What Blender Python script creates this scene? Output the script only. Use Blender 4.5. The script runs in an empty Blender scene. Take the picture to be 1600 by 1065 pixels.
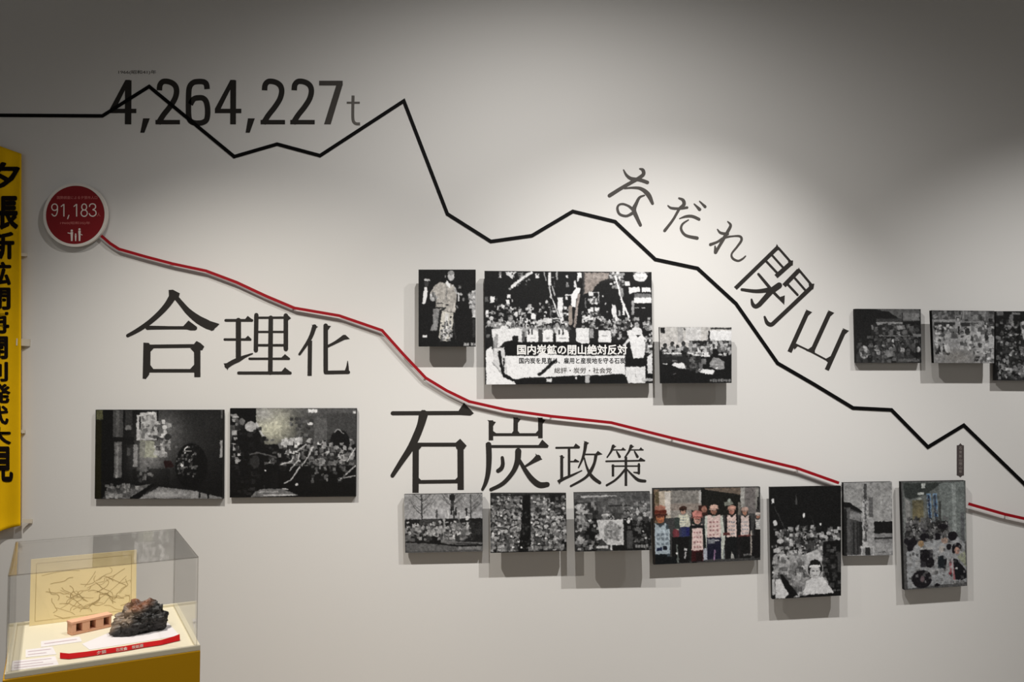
import bpy, bmesh, math, random
import numpy as np
from mathutils import Vector, Matrix, noise as mnoise

# ------------------------------------------------------------------ camera, world, lights, exposure
S = bpy.context.scene
COL = S.collection
F = 1300.0; PITCH = math.radians(2.5); CAM = Vector((0, -3.9, 1.6))
cd = bpy.data.cameras.new('camera'); cam = bpy.data.objects.new('camera', cd); COL.objects.link(cam)
cd.sensor_width = 36; cd.lens = 36 * F / 1600; cam.location = CAM
cam.rotation_euler = (math.pi / 2 + PITCH, 0, 0); S.camera = cam
S.cycles.transparent_max_bounces = 32
S.view_settings.view_transform = 'Standard'; S.view_settings.look = 'None'
S.view_settings.gamma = 1; S.view_settings.use_curve_mapping = False
S.view_settings.exposure = 0.07
wd = bpy.data.worlds.new('world'); S.world = wd; wd.use_nodes = True
wd.node_tree.nodes['Background'].inputs[0].default_value = (1.0, 0.975, 0.94, 1)
wd.node_tree.nodes['Background'].inputs[1].default_value = 0.34

def spot(x, y, z, tx, tz, power, size, blend, color=(1, .965, .92), ty=0.0, radius=.012):
    l = bpy.data.lights.new('track_spot', 'SPOT'); l.energy = power; l.color = color
    l.spot_size = math.radians(size); l.spot_blend = blend; l.shadow_soft_size = radius
    o = bpy.data.objects.new('track_spot', l); COL.objects.link(o); o.location = (x, y, z)
    d = Vector((tx, ty, tz)) - Vector((x, y, z))
    o.rotation_euler = d.to_track_quat('-Z', 'Y').to_euler(); return o
KW = 52.0
spot(-1.60, -1.70, 3.60, -0.87, -1.50, 5.4 * KW, 83.5, 1.0, (1, .95, .88))
spot(0.10, -1.70, 3.60, 0.21, -1.50, 2.75 * KW, 150, 1.0, (1, .975, .95))
spot(1.10, -1.70, 3.60, 0.50, 0.62, 4.75 * KW, 70, 1.0, (1, .975, .95))
spot(2.48, -1.70, 3.64, 3.09, -1.20, 4.05 * KW, 89.5, 1.0, (1, .985, .97))
spot(-1.55, -3.70, 3.90, -1.20, 0.70, 2.2 * KW, 34, 1.0, (1, .90, .78), ty=-1.3)

# ------------------------------------------------------------------ helpers
def ray(px, py):
    a, b = (px - 800) / F, (532.5 - py) / F
    return Vector((a, math.cos(PITCH) - b * math.sin(PITCH), math.sin(PITCH) + b * math.cos(PITCH)))
def W(px, py, d=0.0):                      # point on the plane d metres in front of the display wall
    r = ray(px, py); return CAM + r * ((-d - CAM.y) / r.y)
def G(px, py, z):                          # point on a level plane at height z
    r = ray(px, py); return CAM + r * ((z - CAM.z) / r.z)

def lin(c):
    c = np.asarray(c, dtype=float) / 255.0
    return np.where(c <= .04045, c / 12.92, ((c + .055) / 1.055) ** 2.4)

def mat(name, rgb, rough=.6, spec=.3, metal=0.0, nscale=0, namt=0.0, bump=0.0, bscale=80):
    m = bpy.data.materials.new(name); m.use_nodes = True; nt = m.node_tree; b = nt.nodes['Principled BSDF']
    c = tuple(lin(rgb)) + (1,)
    b.inputs['Base Color'].default_value = c; b.inputs['Roughness'].default_value = rough
    b.inputs['Metallic'].default_value = metal; b.inputs['Specular IOR Level'].default_value = spec
    tc = nt.nodes.new('ShaderNodeTexCoord')
    if namt:
        n = nt.nodes.new('ShaderNodeTexNoise'); n.inputs['Scale'].default_value = nscale; n.inputs['Detail'].default_value = 4
        r = nt.nodes.new('ShaderNodeMapRange'); r.inputs[3].default_value = 1 - namt; r.inputs[4].default_value = 1 + namt * .4
        mx = nt.nodes.new('ShaderNodeMix'); mx.data_type = 'RGBA'; mx.blend_type = 'MULTIPLY'; mx.inputs[0].default_value = 1
        nt.links.new(tc.outputs['Object'], n.inputs['Vector']); nt.links.new(n.outputs['Fac'], r.inputs[0])
        mx.inputs[6].default_value = c; nt.links.new(r.outputs[0], mx.inputs[7]); nt.links.new(mx.outputs[2], b.inputs['Base Color'])
    if bump:
        n = nt.nodes.new('ShaderNodeTexNoise'); n.inputs['Scale'].default_value = bscale
        bp = nt.nodes.new('ShaderNodeBump'); bp.inputs['Strength'].default_value = bump; bp.inputs['Distance'].default_value = .002
        nt.links.new(tc.outputs['Object'], n.inputs['Vector']); nt.links.new(n.outputs['Fac'], bp.inputs['Height'])
        nt.links.new(bp.outputs[0], b.inputs['Normal'])
    return m
def colmat(name, rough=.45, spec=.25):
    m = bpy.data.materials.new(name); m.use_nodes = True; nt = m.node_tree; b = nt.nodes['Principled BSDF']
    v = nt.nodes.new('ShaderNodeVertexColor'); v.layer_name = 'Col'
    nt.links.new(v.outputs[0], b.inputs['Base Color']); b.inputs['Roughness'].default_value = rough
    b.inputs['Specular IOR Level'].default_value = spec; return m
M = {
 'wall': mat('wall_paint', (221, 219, 215), .8, .15, nscale=1.4, namt=.03, bump=.05, bscale=120),
 'floor': mat('floor_vinyl', (120, 112, 102), .5, .3, nscale=6, namt=.1),
 'ceiling': mat('ceiling_paint', (70, 68, 66), .9, .1, nscale=3, namt=.05),
 'ink': mat('black_vinyl', (44, 41, 38), .6, .2, nscale=30, namt=.05),
 'line': mat('black_tape', (7, 6, 6), .6, .12, nscale=30, namt=.05),
 'grey': mat('grey_vinyl', (74, 70, 66), .6, .2, nscale=30, namt=.05),
 'grey2': mat('pale_grey_vinyl', (102, 98, 93), .6, .2, nscale=30, namt=.05),
 'tag': mat('taupe_vinyl', (74, 66, 64), .5, .3, nscale=30, namt=.05),
 'tagtext': mat('taupe_print', (150, 142, 136), .6, .2, nscale=30, namt=.05),
 'red': mat('red_board', (150, 12, 24), .5, .25, nscale=12, namt=.06),
 'redside': mat('red_board_edge', (150, 60, 62), .6, .2, nscale=12, namt=.06),
 'disc': mat('dark_red_print', (132, 22, 28), .5, .3, nscale=12, namt=.06),
 'white': mat('white_board', (228, 222, 214), .6, .25, nscale=12, namt=.03),
 'pin': mat('steel_pin', (140, 140, 140), .35, .5, metal=.9, nscale=20, namt=.05),
 'print_white': mat('white_print', (232, 222, 214), .6, .2, nscale=30, namt=.03),
 'pure_white': mat('white_photo_lettering', (236, 235, 232), .6, .2, nscale=30, namt=.03),
 'print_pink': mat('pale_red_print', (205, 120, 115), .6, .2, nscale=30, namt=.03),
 'edge': mat('black_edge', (10, 9, 9), .6, .15, nscale=20, namt=.05),
 'mount': mat('grey_mount', (90, 88, 84), .6, .3, nscale=20, namt=.05),
 'cloth': mat('yellow_cloth', (246, 194, 14), .85, .1, nscale=16, namt=.10, bump=.25, bscale=260),
 'clothink': mat('black_brush_ink', (22, 14, 10), .8, .1, nscale=20, namt=.1),
 'tie': mat('cream_tie', (206, 196, 178), .8, .1, nscale=30, namt=.06),
 'yellow': mat('ochre_paint', (196, 146, 2), .5, .25, nscale=3, namt=.06),
 'tray': mat('cream_tray', (216, 209, 186), .6, .25, nscale=10, namt=.03),
 'card': mat('white_card', (222, 218, 220), .7, .15, nscale=20, namt=.04),
 'cardtext': mat('faint_print', (190, 172, 178), .7, .15, nscale=20, namt=.04),
 'paper': mat('aged_map_paper', (234, 216, 168), .85, .1, nscale=9, namt=.09),
 'mapink': mat('faded_brown_ink', (196, 174, 126), .9, .1, nscale=30, namt=.2),
 'wood': mat('pinkish_wood', (228, 176, 146), .7, .2, nscale=22, namt=.14),
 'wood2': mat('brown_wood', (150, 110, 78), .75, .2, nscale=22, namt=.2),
 'cinder': mat('neighbour_plinth', (120, 116, 118), .5, .3, nscale=4, namt=.05),
 'ribbon': mat('red_felt', (186, 20, 24), .8, .15, nscale=30, namt=.1),
 'photo': colmat('photo_print'),
}
def acrylic(name, tint, rough=.02, mixfac=.0):
    m = bpy.data.materials.new(name); m.use_nodes = True; nt = m.node_tree; nt.nodes.clear()
    out = nt.nodes.new('ShaderNodeOutputMaterial'); tr = nt.nodes.new('ShaderNodeBsdfTransparent'); gl = nt.nodes.new('ShaderNodeBsdfGlossy')
    gl.inputs['Roughness'].default_value = rough; tr.inputs[0].default_value = tint
    fr = nt.nodes.new('ShaderNodeFresnel'); ge = nt.nodes.new('ShaderNodeNewGeometry'); io = nt.nodes.new('ShaderNodeMapRange')
    io.inputs[3].default_value = 1.2; io.inputs[4].default_value = 1 / 1.2      # same reflectance from either side of the thin sheet
    nt.links.new(ge.outputs['Backfacing'], io.inputs[0]); nt.links.new(io.outputs[0], fr.inputs[0])
    mx = nt.nodes.new('ShaderNodeMixShader'); nt.links.new(fr.outputs[0], mx.inputs[0])
    nt.links.new(tr.outputs[0], mx.inputs[1]); nt.links.new(gl.outputs[0], mx.inputs[2]); nt.links.new(mx.outputs[0], out.inputs[0])
    return m
M['acrylic'] = acrylic('clear_acrylic', (.992, .991, .988, 1))
M['acrylic_edge'] = acrylic('acrylic_polished_edge', (.80, .79, .78, 1), .2)

def lump_material():
    m = bpy.data.materials.new('coal_lump_rock'); m.use_nodes = True; nt = m.node_tree; b = nt.nodes['Principled BSDF']
    tc = nt.nodes.new('ShaderNodeTexCoord'); n = nt.nodes.new('ShaderNodeTexNoise'); n.inputs['Scale'].default_value = 34; n.inputs['Detail'].default_value = 8
    v = nt.nodes.new('ShaderNodeVertexColor'); v.layer_name = 'Col'
    mx = nt.nodes.new('ShaderNodeMix'); mx.data_type = 'RGBA'; mx.blend_type = 'MULTIPLY'; mx.inputs[0].default_value = 1
    r = nt.nodes.new('ShaderNodeMapRange'); r.inputs[1].default_value = .3; r.inputs[2].default_value = .7; r.inputs[3].default_value = .35; r.inputs[4].default_value = 1.6
    nt.links.new(tc.outputs['Object'], n.inputs['Vector']); nt.links.new(n.outputs['Fac'], r.inputs[0])
    nt.links.new(v.outputs[0], mx.inputs[6]); nt.links.new(r.outputs[0], mx.inputs[7]); nt.links.new(mx.outputs[2], b.inputs['Base Color'])
    bp = nt.nodes.new('ShaderNodeBump'); bp.inputs['Strength'].default_value = .8; bp.inputs['Distance'].default_value = .004
    nt.links.new(n.outputs['Fac'], bp.inputs['Height']); nt.links.new(bp.outputs[0], b.inputs['Normal'])
    b.inputs['Roughness'].default_value = .5; return m
M['lump'] = lump_material()

def mesh_obj(name, verts, faces, m, parent=None, smooth=False):
    me = bpy.data.meshes.new(name); me.from_pydata([tuple(v) for v in verts], [], faces); me.update()
    if smooth: me.polygons.foreach_set('use_smooth', [True] * len(me.polygons))
    me.materials.append(m); o = bpy.data.objects.new(name, me); COL.objects.link(o)
    if parent: o.parent = parent
    return o
def meta(o, label=None, cat=None, group=None, kind=None):
    if label: o['label'] = label
    if cat: o['category'] = cat
    if group: o['group'] = group
    if kind: o['kind'] = kind
    return o
def empty(name, loc=(0, 0, 0), rz=0, **k):
    o = bpy.data.objects.new(name, None); COL.objects.link(o); o.location = loc; o.rotation_euler = (0, 0, rz); o.empty_display_size = .05
    if rz or tuple(loc) != (0, 0, 0):
        pass
    return meta(o, **k)
class MB:
    def __init__(s): s.v = []; s.f = []
    def add(s, vs, fs):
        n = len(s.v); s.v += [tuple(v) for v in vs]; s.f += [tuple(i + n for i in f) for f in fs]
    def box(s, a, b):
        x0, y0, z0 = a; x1, y1, z1 = b
        s.add([(x0, y0, z0), (x1, y0, z0), (x1, y1, z0), (x0, y1, z0), (x0, y0, z1), (x1, y0, z1), (x1, y1, z1), (x0, y1, z1)],
              [(0, 3, 2, 1), (4, 5, 6, 7), (0, 1, 5, 4), (1, 2, 6, 5), (2, 3, 7, 6), (3, 0, 4, 7)])
    def prism(s, front, back):
        n = len(front); s.add(list(front) + list(back), [tuple(range(n)), tuple(range(2 * n - 1, n - 1, -1))] + [(i, i + n, (i + 1) % n + n, (i + 1) % n) for i in range(n)])
    def build(s, name, m, parent=None, smooth=False): return mesh_obj(name, s.v, s.f, m, parent, smooth)
def shift(o, base):                        # express world-space vertices relative to a thing's base
    for v in o.data.vertices: v.co -= Vector(base)

# ------------------------------------------------------------------ room
b = MB(); b.box((-5, 0, 0), (5, .2, 4.2)); meta(b.build('wall_back', M['wall']), kind='structure')
b = MB(); b.box((-5, -7, -.1), (5, .2, 0)); meta(b.build('floor', M['floor']), kind='structure')
b = MB(); b.box((-5, -7, 4.2), (5, .2, 4.3)); meta(b.build('ceiling', M['ceiling']), kind='structure')
b = MB(); b.box((-5.2, -7, -.1), (-5, .2, 4.3)); meta(b.build('wall_left', M['wall']), kind='structure')
b = MB(); b.box((5, -7, -.1), (5.2, .2, 4.3)); meta(b.build('wall_right', M['wall']), kind='structure')

# ------------------------------------------------------------------ 2-D shapes cut from vinyl, laid on the wall
def stroke_outline(pts, cap=True, w=None, step=5):
    P = [(p[0], p[1], (p[2] if len(p) > 2 else w)) for p in pts]
    if len(P) > 2:                          # Catmull-Rom through the points
        Q = []; E = [P[0]] + P + [P[-1]]
        for i in range(1, len(E) - 2):
            for k in range(step):
                t = k / step; r = []
                for c in range(3):
                    a, bb, cc, d = E[i - 1][c], E[i][c], E[i + 1][c], E[i + 2][c]
                    r.append(.5 * (2 * bb + (cc - a) * t + (2 * a - 5 * bb + 4 * cc - d) * t * t + (3 * bb - a - 3 * cc + d) * t ** 3))
                Q.append(tuple(r))
        P = Q + [P[-1]]
    L, R = [], []
    for i, (x, y, ww) in enumerate(P):
        a = P[max(i - 1, 0)]; c = P[min(i + 1, len(P) - 1)]
        dx, dy = c[0] - a[0], c[1] - a[1]; n = math.hypot(dx, dy) or 1; nx, ny = -dy / n, dx / n
        L.append((x + nx * ww / 2, y + ny * ww / 2)); R.append((x - nx * ww / 2, y - ny * ww / 2))
    return L, R, P
class Vinyl:
    """collects strokes and outlines given in the coordinates of an enlarged view (origin, scale)"""
    def __init__(s, ox, oy, sc, d=.0012, back=0.0): s.ox, s.oy, s.sc, s.d, s.back = ox, oy, sc, d, back; s.mb = MB(); s.k = 0
    def w(s, p, d): return W(s.ox + p[0] / s.sc, s.oy + p[1] / s.sc, d)
    def poly(s, *pts):
        a = sum(pts[i][0] * pts[(i + 1) % len(pts)][1] - pts[(i + 1) % len(pts)][0] * pts[i][1] for i in range(len(pts)))
        if a > 0: pts = pts[::-1]
        s.k += 1; d = s.d + s.k * 2e-5
        s.mb.prism([s.w(p, d) for p in pts], [s.w(p, s.back) for p in pts])
    def st(s, *pts, w=None, cap=True):
        L, R, P = stroke_outline(pts, w=w); s.k += 1; d = s.d + s.k * 2e-5; n = len(L)
        vs = [s.w(p, d) for p in L + R] + [s.w(p, s.back) for p in L + R]; fs = []
        for i in range(n - 1):
            fs += [(i, i + 1, n + i + 1, n + i), (i + 2 * n, i + 3 * n, i + 1 + 3 * n, i + 1 + 2 * n),
                   (i, i + 2 * n, i + 1 + 2 * n, i + 1), (n + i, n + i + 1, 3 * n + i + 1, 3 * n + i)]
        fs += [(0, n, 3 * n, 2 * n), (n - 1, 3 * n - 1, 4 * n - 1, 2 * n - 1)]
        s.mb.add(vs, fs)
        if cap:
            for (x, y, ww) in (P[0], P[-1]):
                if ww > 8: s.disc(x, y, ww / 2, 10)
    def disc(s, x, y, r, n=12):
        s.poly(*[(x + r * math.cos(2 * math.pi * i / n), y + r * math.sin(2 * math.pi * i / n)) for i in range(n)])
    def build(s, name, m, parent): return s.mb.build(name, m, parent)

def heading(name, label, cat='lettering', group=None):
    return empty(name, label=label, cat=cat, group=group)

# --- production figure 4,264,227 t
num = heading('wall_lettering', 'large dark condensed numerals 4,264,227t crossed by the black graph line')
def digit4(v, x, dx2, w=48):
    v.st((x, 188), (x - 2, 555), w=w, cap=False); v.poly((x - 153, 425), (x + 67, 425), (x + 67, 462), (x - 153, 462))
    v.poly((x - 24, 185), (x + 15, 185), (x - 112, 440), (x - 153, 440), (x - 153, 425))
v = Vinyl(140, 90, 5.327); digit4(v, 322, 0, 54); v.build('digit', M['ink'], num)
v = Vinyl(140, 90, 5.327); v.poly((445, 505), (502, 505), (456, 625), (422, 625)); v.build('comma', M['ink'], num)
def digit2(x):
    v = Vinyl(140, 90, 5.327)
    v.st((x + 33, 272), (x + 38, 228), (x + 62, 200), (x + 100, 198), (x + 140, 212), (x + 168, 240), (x + 176, 285), (x + 160, 345), (x + 118, 412), (x + 66, 478), (x + 22, 548), w=46, cap=False)
    v.poly((x, 518), (x + 204, 518), (x + 204, 555), (x, 555)); return v.build('digit', M['ink'], num)
digit2(548)
v = Vinyl(140, 90, 5.327)
v.st((978, 262), (972, 222), (950, 202), (905, 199), (862, 208), (832, 245), (824, 320), (824, 470), (836, 522), (868, 542), (905, 545), (945, 538), (975, 512), (983, 440), (972, 370), (945, 338), (905, 334), (866, 345), (838, 390), w=46, cap=False)
v.build('digit', M['ink'], num)
v = Vinyl(140, 90, 5.327); digit4(v, 1196, 0); v.build('digit', M['ink'], num)
v = Vinyl(140, 90, 5.327); v.poly((1318, 505), (1376, 505), (1333, 625), (1298, 625)); v.build('comma', M['ink'], num)
digit2(1423); digit2(1670)
v = Vinyl(400, 90, 5.327); v.poly((525, 192), (722, 192), (722, 232), (525, 232)); v.poly((672, 215), (722, 225), (622, 555), (566, 555)); v.build('digit', M['grey'], num)
v = Vinyl(400, 90, 5.327); v.st((808, 315), (806, 420), (806, 500), (814, 535), (835, 550), (866, 551), w=25, cap=False)
v.poly((755, 366), (864, 366), (864, 384), (755, 384)); v.build('unit_letter', M['grey2'], num)

# --- 合理化
h1 = heading('wall_lettering', 'black mincho lettering 合理化 above the two dark framed smoke photographs')
v = Vinyl(180, 440, 6.655)
v.poly((555, 85), (600, 82), (672, 120), (660, 165), (640, 190), (560, 190)); v.st((600, 150, 78), (545, 235, 66), (470, 320, 58), (360, 418, 52), (240, 500, 46), (130, 560, 36))
v.st((635, 165, 50), (690, 230, 54), (760, 310, 66), (860, 390, 84), (960, 445, 92), (1005, 478, 62)); v.poly((980, 405), (1084, 438), (1060, 465), (1000, 512))
v.st((335, 478, 44), (400, 477, 40), (600, 478, 34), (760, 478, 36), (830, 482, 44)); v.poly((690, 480), (762, 402), (852, 470), (830, 505), (780, 505))
v.poly((293, 632), (350, 635), (368, 660), (365, 900), (352, 965), (318, 1010), (285, 1005)); v.st((340, 672), (850, 666), w=38); v.st((340, 924), (850, 924), w=36)
v.poly((818, 650), (886, 650), (886, 990), (822, 990)); v.poly((845, 615), (885, 635), (926, 672), (905, 710), (820, 715), (790, 682))
for q in (((360, 690), (400, 690), (362, 730)), ((362, 910), (362, 860), (400, 910)), ((822, 690), (780, 690), (822, 735)), ((822, 860), (822, 910), (775, 910))): v.poly(*q)
v.build('character', M['ink'], h1)
v = Vinyl(340, 470, 7.2727)
v.st((92, 220), (390, 220), w=32); v.poly((300, 222), (342, 168), (402, 215), (392, 238)); v.st((236, 220), (236, 665), w=60)
v.st((80, 437), (370, 437), w=28); v.poly((298, 438), (345, 393), (386, 432), (380, 452))
v.st((105, 738, 56), (170, 697, 54), (240, 665, 52), (310, 630, 32), (395, 598, 16)); v.poly((68, 710), (150, 700), (112, 785))
v.st((440, 160), (434, 560), w=50); v.st((775, 165), (775, 545), w=52); v.poly((755, 150), (795, 155), (834, 195), (800, 220), (750, 210))
v.st((440, 190), (800, 188), w=26); v.st((604, 190), (598, 812), w=52); v.st((440, 350), (775, 350), w=24); v.st((440, 502), (775, 502), w=28)
v.st((362, 655), (810, 655), w=26); v.poly((712, 655), (765, 603), (822, 648), (810, 668)); v.st((238, 817), (825, 817), w=34); v.poly((712, 817), (765, 753), (836, 810), (832, 832))
v.build('character', M['ink'], h1)
v = Vinyl(340, 470, 7.2727)
v.st((1100, 290, 52), (1062, 400, 46), (1010, 490, 38), (930, 606, 28)); v.poly((1068, 268), (1140, 290), (1105, 325)); v.st((1050, 450), (1045, 850), w=48, cap=False)
v.st((1228, 280), (1228, 800), w=52); v.poly((1202, 270), (1288, 284), (1255, 330)); v.st((1225, 812), (1485, 808), w=42); v.st((1468, 805, 52), (1476, 740, 26), (1477, 680, 8))
v.st((1250, 515, 30), (1340, 470, 34), (1440, 410, 56)); v.poly((1415, 400), (1452, 383), (1502, 430), (1440, 440)); v.build('character', M['ink'], h1)

# --- 石炭政策
h2 = heading('wall_lettering', 'black mincho lettering 石炭政策 directly under the red graph line')
v = Vinyl(600, 620, 5.926)
v.st((80, 150), (790, 147), w=38); v.poly((675, 150), (740, 52), (832, 150), (800, 172), (700, 166))
v.st((365, 160, 84), (340, 260, 70), (292, 380, 70), (240, 480, 62), (160, 600, 50), (78, 727, 38)); v.st((294, 450), (292, 885), w=58, cap=False); v.st((300, 440), (700, 440), w=36); v.st((300, 785), (710, 780), w=34)
v.st((708, 430), (710, 858), w=58, cap=False); v.poly((705, 385), (765, 450), (742, 482), (672, 482), (655, 430))
for q in (((320, 745), (345, 770), (320, 770)), ((682, 740), (682, 770), (655, 768)), ((320, 458), (350, 456), (322, 490))): v.poly(*q)
v.build('character', M['ink'], h2)
v = Vinyl(600, 620, 5.926)
v.st((990, 215), (990, 400), w=42, cap=False); v.poly((958, 212), (1036, 230), (1008, 272)); v.st((1220, 190), (1218, 345), w=42, cap=False); v.poly((1193, 185), (1266, 205), (1238, 242))
v.poly((1170, 352), (1218, 285), (1270, 352)); v.st((1448, 190), (1448, 380), w=42, cap=False); v.poly((1420, 186), (1496, 214), (1466, 252)); v.st((988, 347), (1448, 347), w=26)
v.poly((1005, 310), (1040, 335), (1005, 340)); v.poly((1430, 305), (1430, 340), (1400, 338))
v.st((955, 457), (1500, 457), w=26); v.poly((1422, 457), (1465, 393), (1526, 450), (1515, 470)); v.st((968, 440, 52), (972, 560, 52), (965, 690, 46), (942, 790, 38), (912, 855, 26)); v.poly((942, 425), (1005, 455), (985, 480), (945, 470))
v.st((1095, 560, 30), (1100, 620, 36), (1086, 660, 40), (1056, 683, 38)); v.st((1425, 562, 58), (1370, 602, 32), (1310, 640, 20)); v.poly((1402, 522), (1466, 575), (1420, 592))
v.st((1243, 500, 58), (1234, 600, 52), (1190, 700, 42), (1100, 800, 38), (990, 856, 32)); v.st((1255, 585, 30), (1310, 680, 42), (1370, 760, 52), (1440, 812, 56), (1512, 808, 46)); v.build('character', M['ink'], h2)
v = Vinyl(850, 670, 8.889)
v.st((170, 260), (485, 256), w=28); v.poly((402, 256), (440, 198), (502, 245), (490, 265)); v.st((348, 270), (348, 645), w=36); v.st((350, 450), (480, 450), w=20); v.poly((402, 450), (432, 412), (488, 446))
v.st((246, 380), (246, 695), w=42); v.poly((213, 370), (286, 386), (264, 412)); v.st((212, 722, 46), (290, 682, 40), (400, 635, 30), (525, 575, 14)); v.poly((183, 712), (250, 705), (215, 770))
v.st((580, 195, 50), (565, 300, 42), (535, 410, 34), (480, 532, 20)); v.poly((552, 163), (626, 190), (592, 222)); v.st((580, 350), (740, 350), w=20); v.poly((705, 352), (748, 302), (812, 348), (745, 362))
v.st((722, 360, 46), (700, 470, 40), (650, 580, 48), (590, 660, 36), (500, 722, 32), (372, 790, 28)); v.st((560, 400, 20), (592, 520, 28), (640, 622, 44), (700, 690, 50), (775, 742, 44)); v.build('character', M['ink'], h2)
v = Vinyl(850, 670, 8.889)
for dx in (0, 248):
    v.st((962 + dx, 235, 44), (932 + dx, 310, 30), (878 + dx * .995, 390, 20)); v.st((945 + dx, 288), (1130 + dx, 288), w=16); v.poly((1062 + dx, 292), (1097 + dx, 252), (1137 + dx, 292)); v.st((1010 + dx, 310, 20), (1050 + dx, 382, 38)); v.poly((945 + dx, 220), (1005 + dx, 238), (975 + dx, 262))
v.st((862, 446), (1395, 436), w=22); v.poly((1308, 435), (1340, 393), (1406, 434)); v.st((945, 513), (1330, 511), w=18); v.st((958, 490), (958, 655), w=34, cap=False); v.st((1318, 488), (1318, 612), w=34); v.st((1318, 608, 30), (1245, 598, 12))
v.st((1138, 385), (1138, 785), w=36, cap=False); v.st((1125, 560, 30), (1050, 650, 30), (970, 720, 28), (870, 778, 28)); v.st((1155, 560, 18), (1220, 630, 28), (1310, 705, 42), (1405, 720, 36)); v.build('character', M['ink'], h2)

# --- なだれ閉山
h3 = heading('wall_lettering', 'slanting dark lettering なだれ閉山 running down beside the black graph line')
v = Vinyl(930, 250, 5.916)
v.st((262, 90, 12), (290, 140, 26), (335, 172, 34), (410, 182, 34), (482, 206, 34)); v.st((412, 80, 14), (440, 92, 32), (446, 130, 34), (400, 168, 34), (330, 208, 34), (240, 260, 34), (132, 328, 36))
v.st((270, 262, 14), (350, 255, 22), (425, 265, 32), (490, 318, 44), (530, 400, 28)); v.st((455, 325, 14), (410, 345, 24), (380, 400, 32), (358, 460, 42), (385, 530, 36), (418, 600, 30)); v.st((358, 465, 34), (310, 425, 22), (255, 405, 20), (215, 418, 20), (206, 455, 24), (228, 500, 24), (290, 516, 24), (352, 485, 30)); v.build('character', M['grey'], h3)
v = Vinyl(930, 250, 5.916)
v.st((672, 420, 12), (705, 443, 24), (780, 447, 24), (850, 438, 24)); v.st((775, 352, 18), (812, 370, 30), (820, 410, 34), (778, 450, 26), (720, 550, 24), (642, 652, 28)); v.st((915, 405, 12), (965, 455, 32)); v.st((965, 380, 12), (1016, 430, 28))
v.st((780, 540, 10), (840, 520, 24), (900, 520, 28), (960, 546, 28)); v.st((862, 552, 12), (808, 590, 20), (795, 640, 24), (838, 695, 26), (942, 720, 32)); v.build('character', M['grey'], h3)
v = Vinyl(930, 250, 5.916)
v.st((1225, 568, 12), (1252, 602, 26), (1225, 660, 30), (1190, 720, 32), (1150, 790, 28), (1112, 852, 32)); v.st((1130, 640, 12), (1160, 672, 24), (1225, 682, 26)); v.st((1065, 780, 28), (1130, 755, 22), (1190, 718, 24), (1270, 703, 16), (1338, 704, 22), (1352, 740, 24), (1312, 800, 20), (1262, 865, 18), (1272, 908, 22), (1320, 930, 20), (1362, 912, 18), (1390, 886, 12)); v.st((1108, 795, 14), (1112, 850, 32)); v.build('character', M['grey'], h3)
v = Vinyl(1130, 370, 4.632)
v.st((398, 72), (88, 372), w=29, cap=False); v.poly((388, 50), (415, 95), (372, 95)); v.st((400, 80), (495, 188), w=17); v.st((492, 188), (382, 286), w=33, cap=False); v.poly((468, 170), (506, 170), (504, 205), (478, 215)); v.st((352, 130), (436, 224), w=16); v.st((308, 172), (398, 268), w=17)
v.st((548, 240), (440, 352), w=32, cap=False); v.poly((548, 220), (565, 262), (528, 255)); v.st((550, 240), (642, 350), w=17); v.poly((618, 338), (660, 338), (652, 378), (625, 380)); v.st((640, 362, 32), (500, 495, 30), (365, 622, 30)); v.st((368, 620, 30), (345, 634, 30), (318, 620, 28), (300, 578, 16)); v.st((505, 282), (592, 382), w=16); v.st((460, 335), (538, 418), w=17)
v.st((255, 268, 18), (325, 352, 22), (370, 405, 20), (435, 470, 18)); v.poly((396, 440), (446, 422), (442, 490)); v.st((405, 350), (335, 400), w=44); v.st((345, 395, 40), (262, 488, 34)); v.st((262, 488, 34), (236, 502, 30), (215, 488, 26), (205, 452, 14)); v.st((330, 382, 34), (240, 392, 26), (135, 380, 20)); v.build('character', M['ink'], h3)
v = Vinyl(1130, 370, 4.632)
for x, y, x2, y2 in ((612, 540, 480, 832), (772, 545, 638, 838), (878, 675, 750, 962)):
    v.st((x, y), (x2, y2), w=32, cap=False); v.poly((x - 14, y - 16), (x + 32, y + 4), (x + 6, y + 28))
v.st((522, 775), (640, 832), (768, 900), w=13); v.poly((500, 770), (545, 785), (515, 815)); v.poly((600, 822), (660, 780), (665, 848)); v.poly((735, 885), (780, 860), (770, 920)); v.build('character', M['ink'], h3)

# ------------------------------------------------------------------ small lettering from the built-in font
def glyphs(text, offset=0.0):
    cu = bpy.data.curves.new('t', 'FONT'); cu.body = text; cu.size = 1; cu.resolution_u = 3
    o = bpy.data.objects.new('t', cu); COL.objects.link(o); bpy.context.view_layer.update()
    me = o.evaluated_get(bpy.context.evaluated_depsgraph_get()).to_mesh()
    vs = [tuple(v.co) for v in me.vertices]; fs = [tuple(p.vertices) for p in me.polygons]
    o.to_mesh_clear(); bpy.data.objects.remove(o); bpy.data.curves.remove(cu)
    if offset > .006:                       # bolder: the outline repeated round its own place
        v0, f0, n = vs, fs, len(vs); vs = []; fs = []
        for k, (dx, dy) in enumerate(((1, 0), (-1, 0), (0, 1), (0, -1), (.7, .7), (-.7, -.7), (.7, -.7), (-.7, .7))):
            vs += [(q[0] + dx * offset, q[1] + dy * offset, k) for q in v0]; fs += [tuple(a + k * n for a in f) for f in f0]
    return vs, fs
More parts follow.
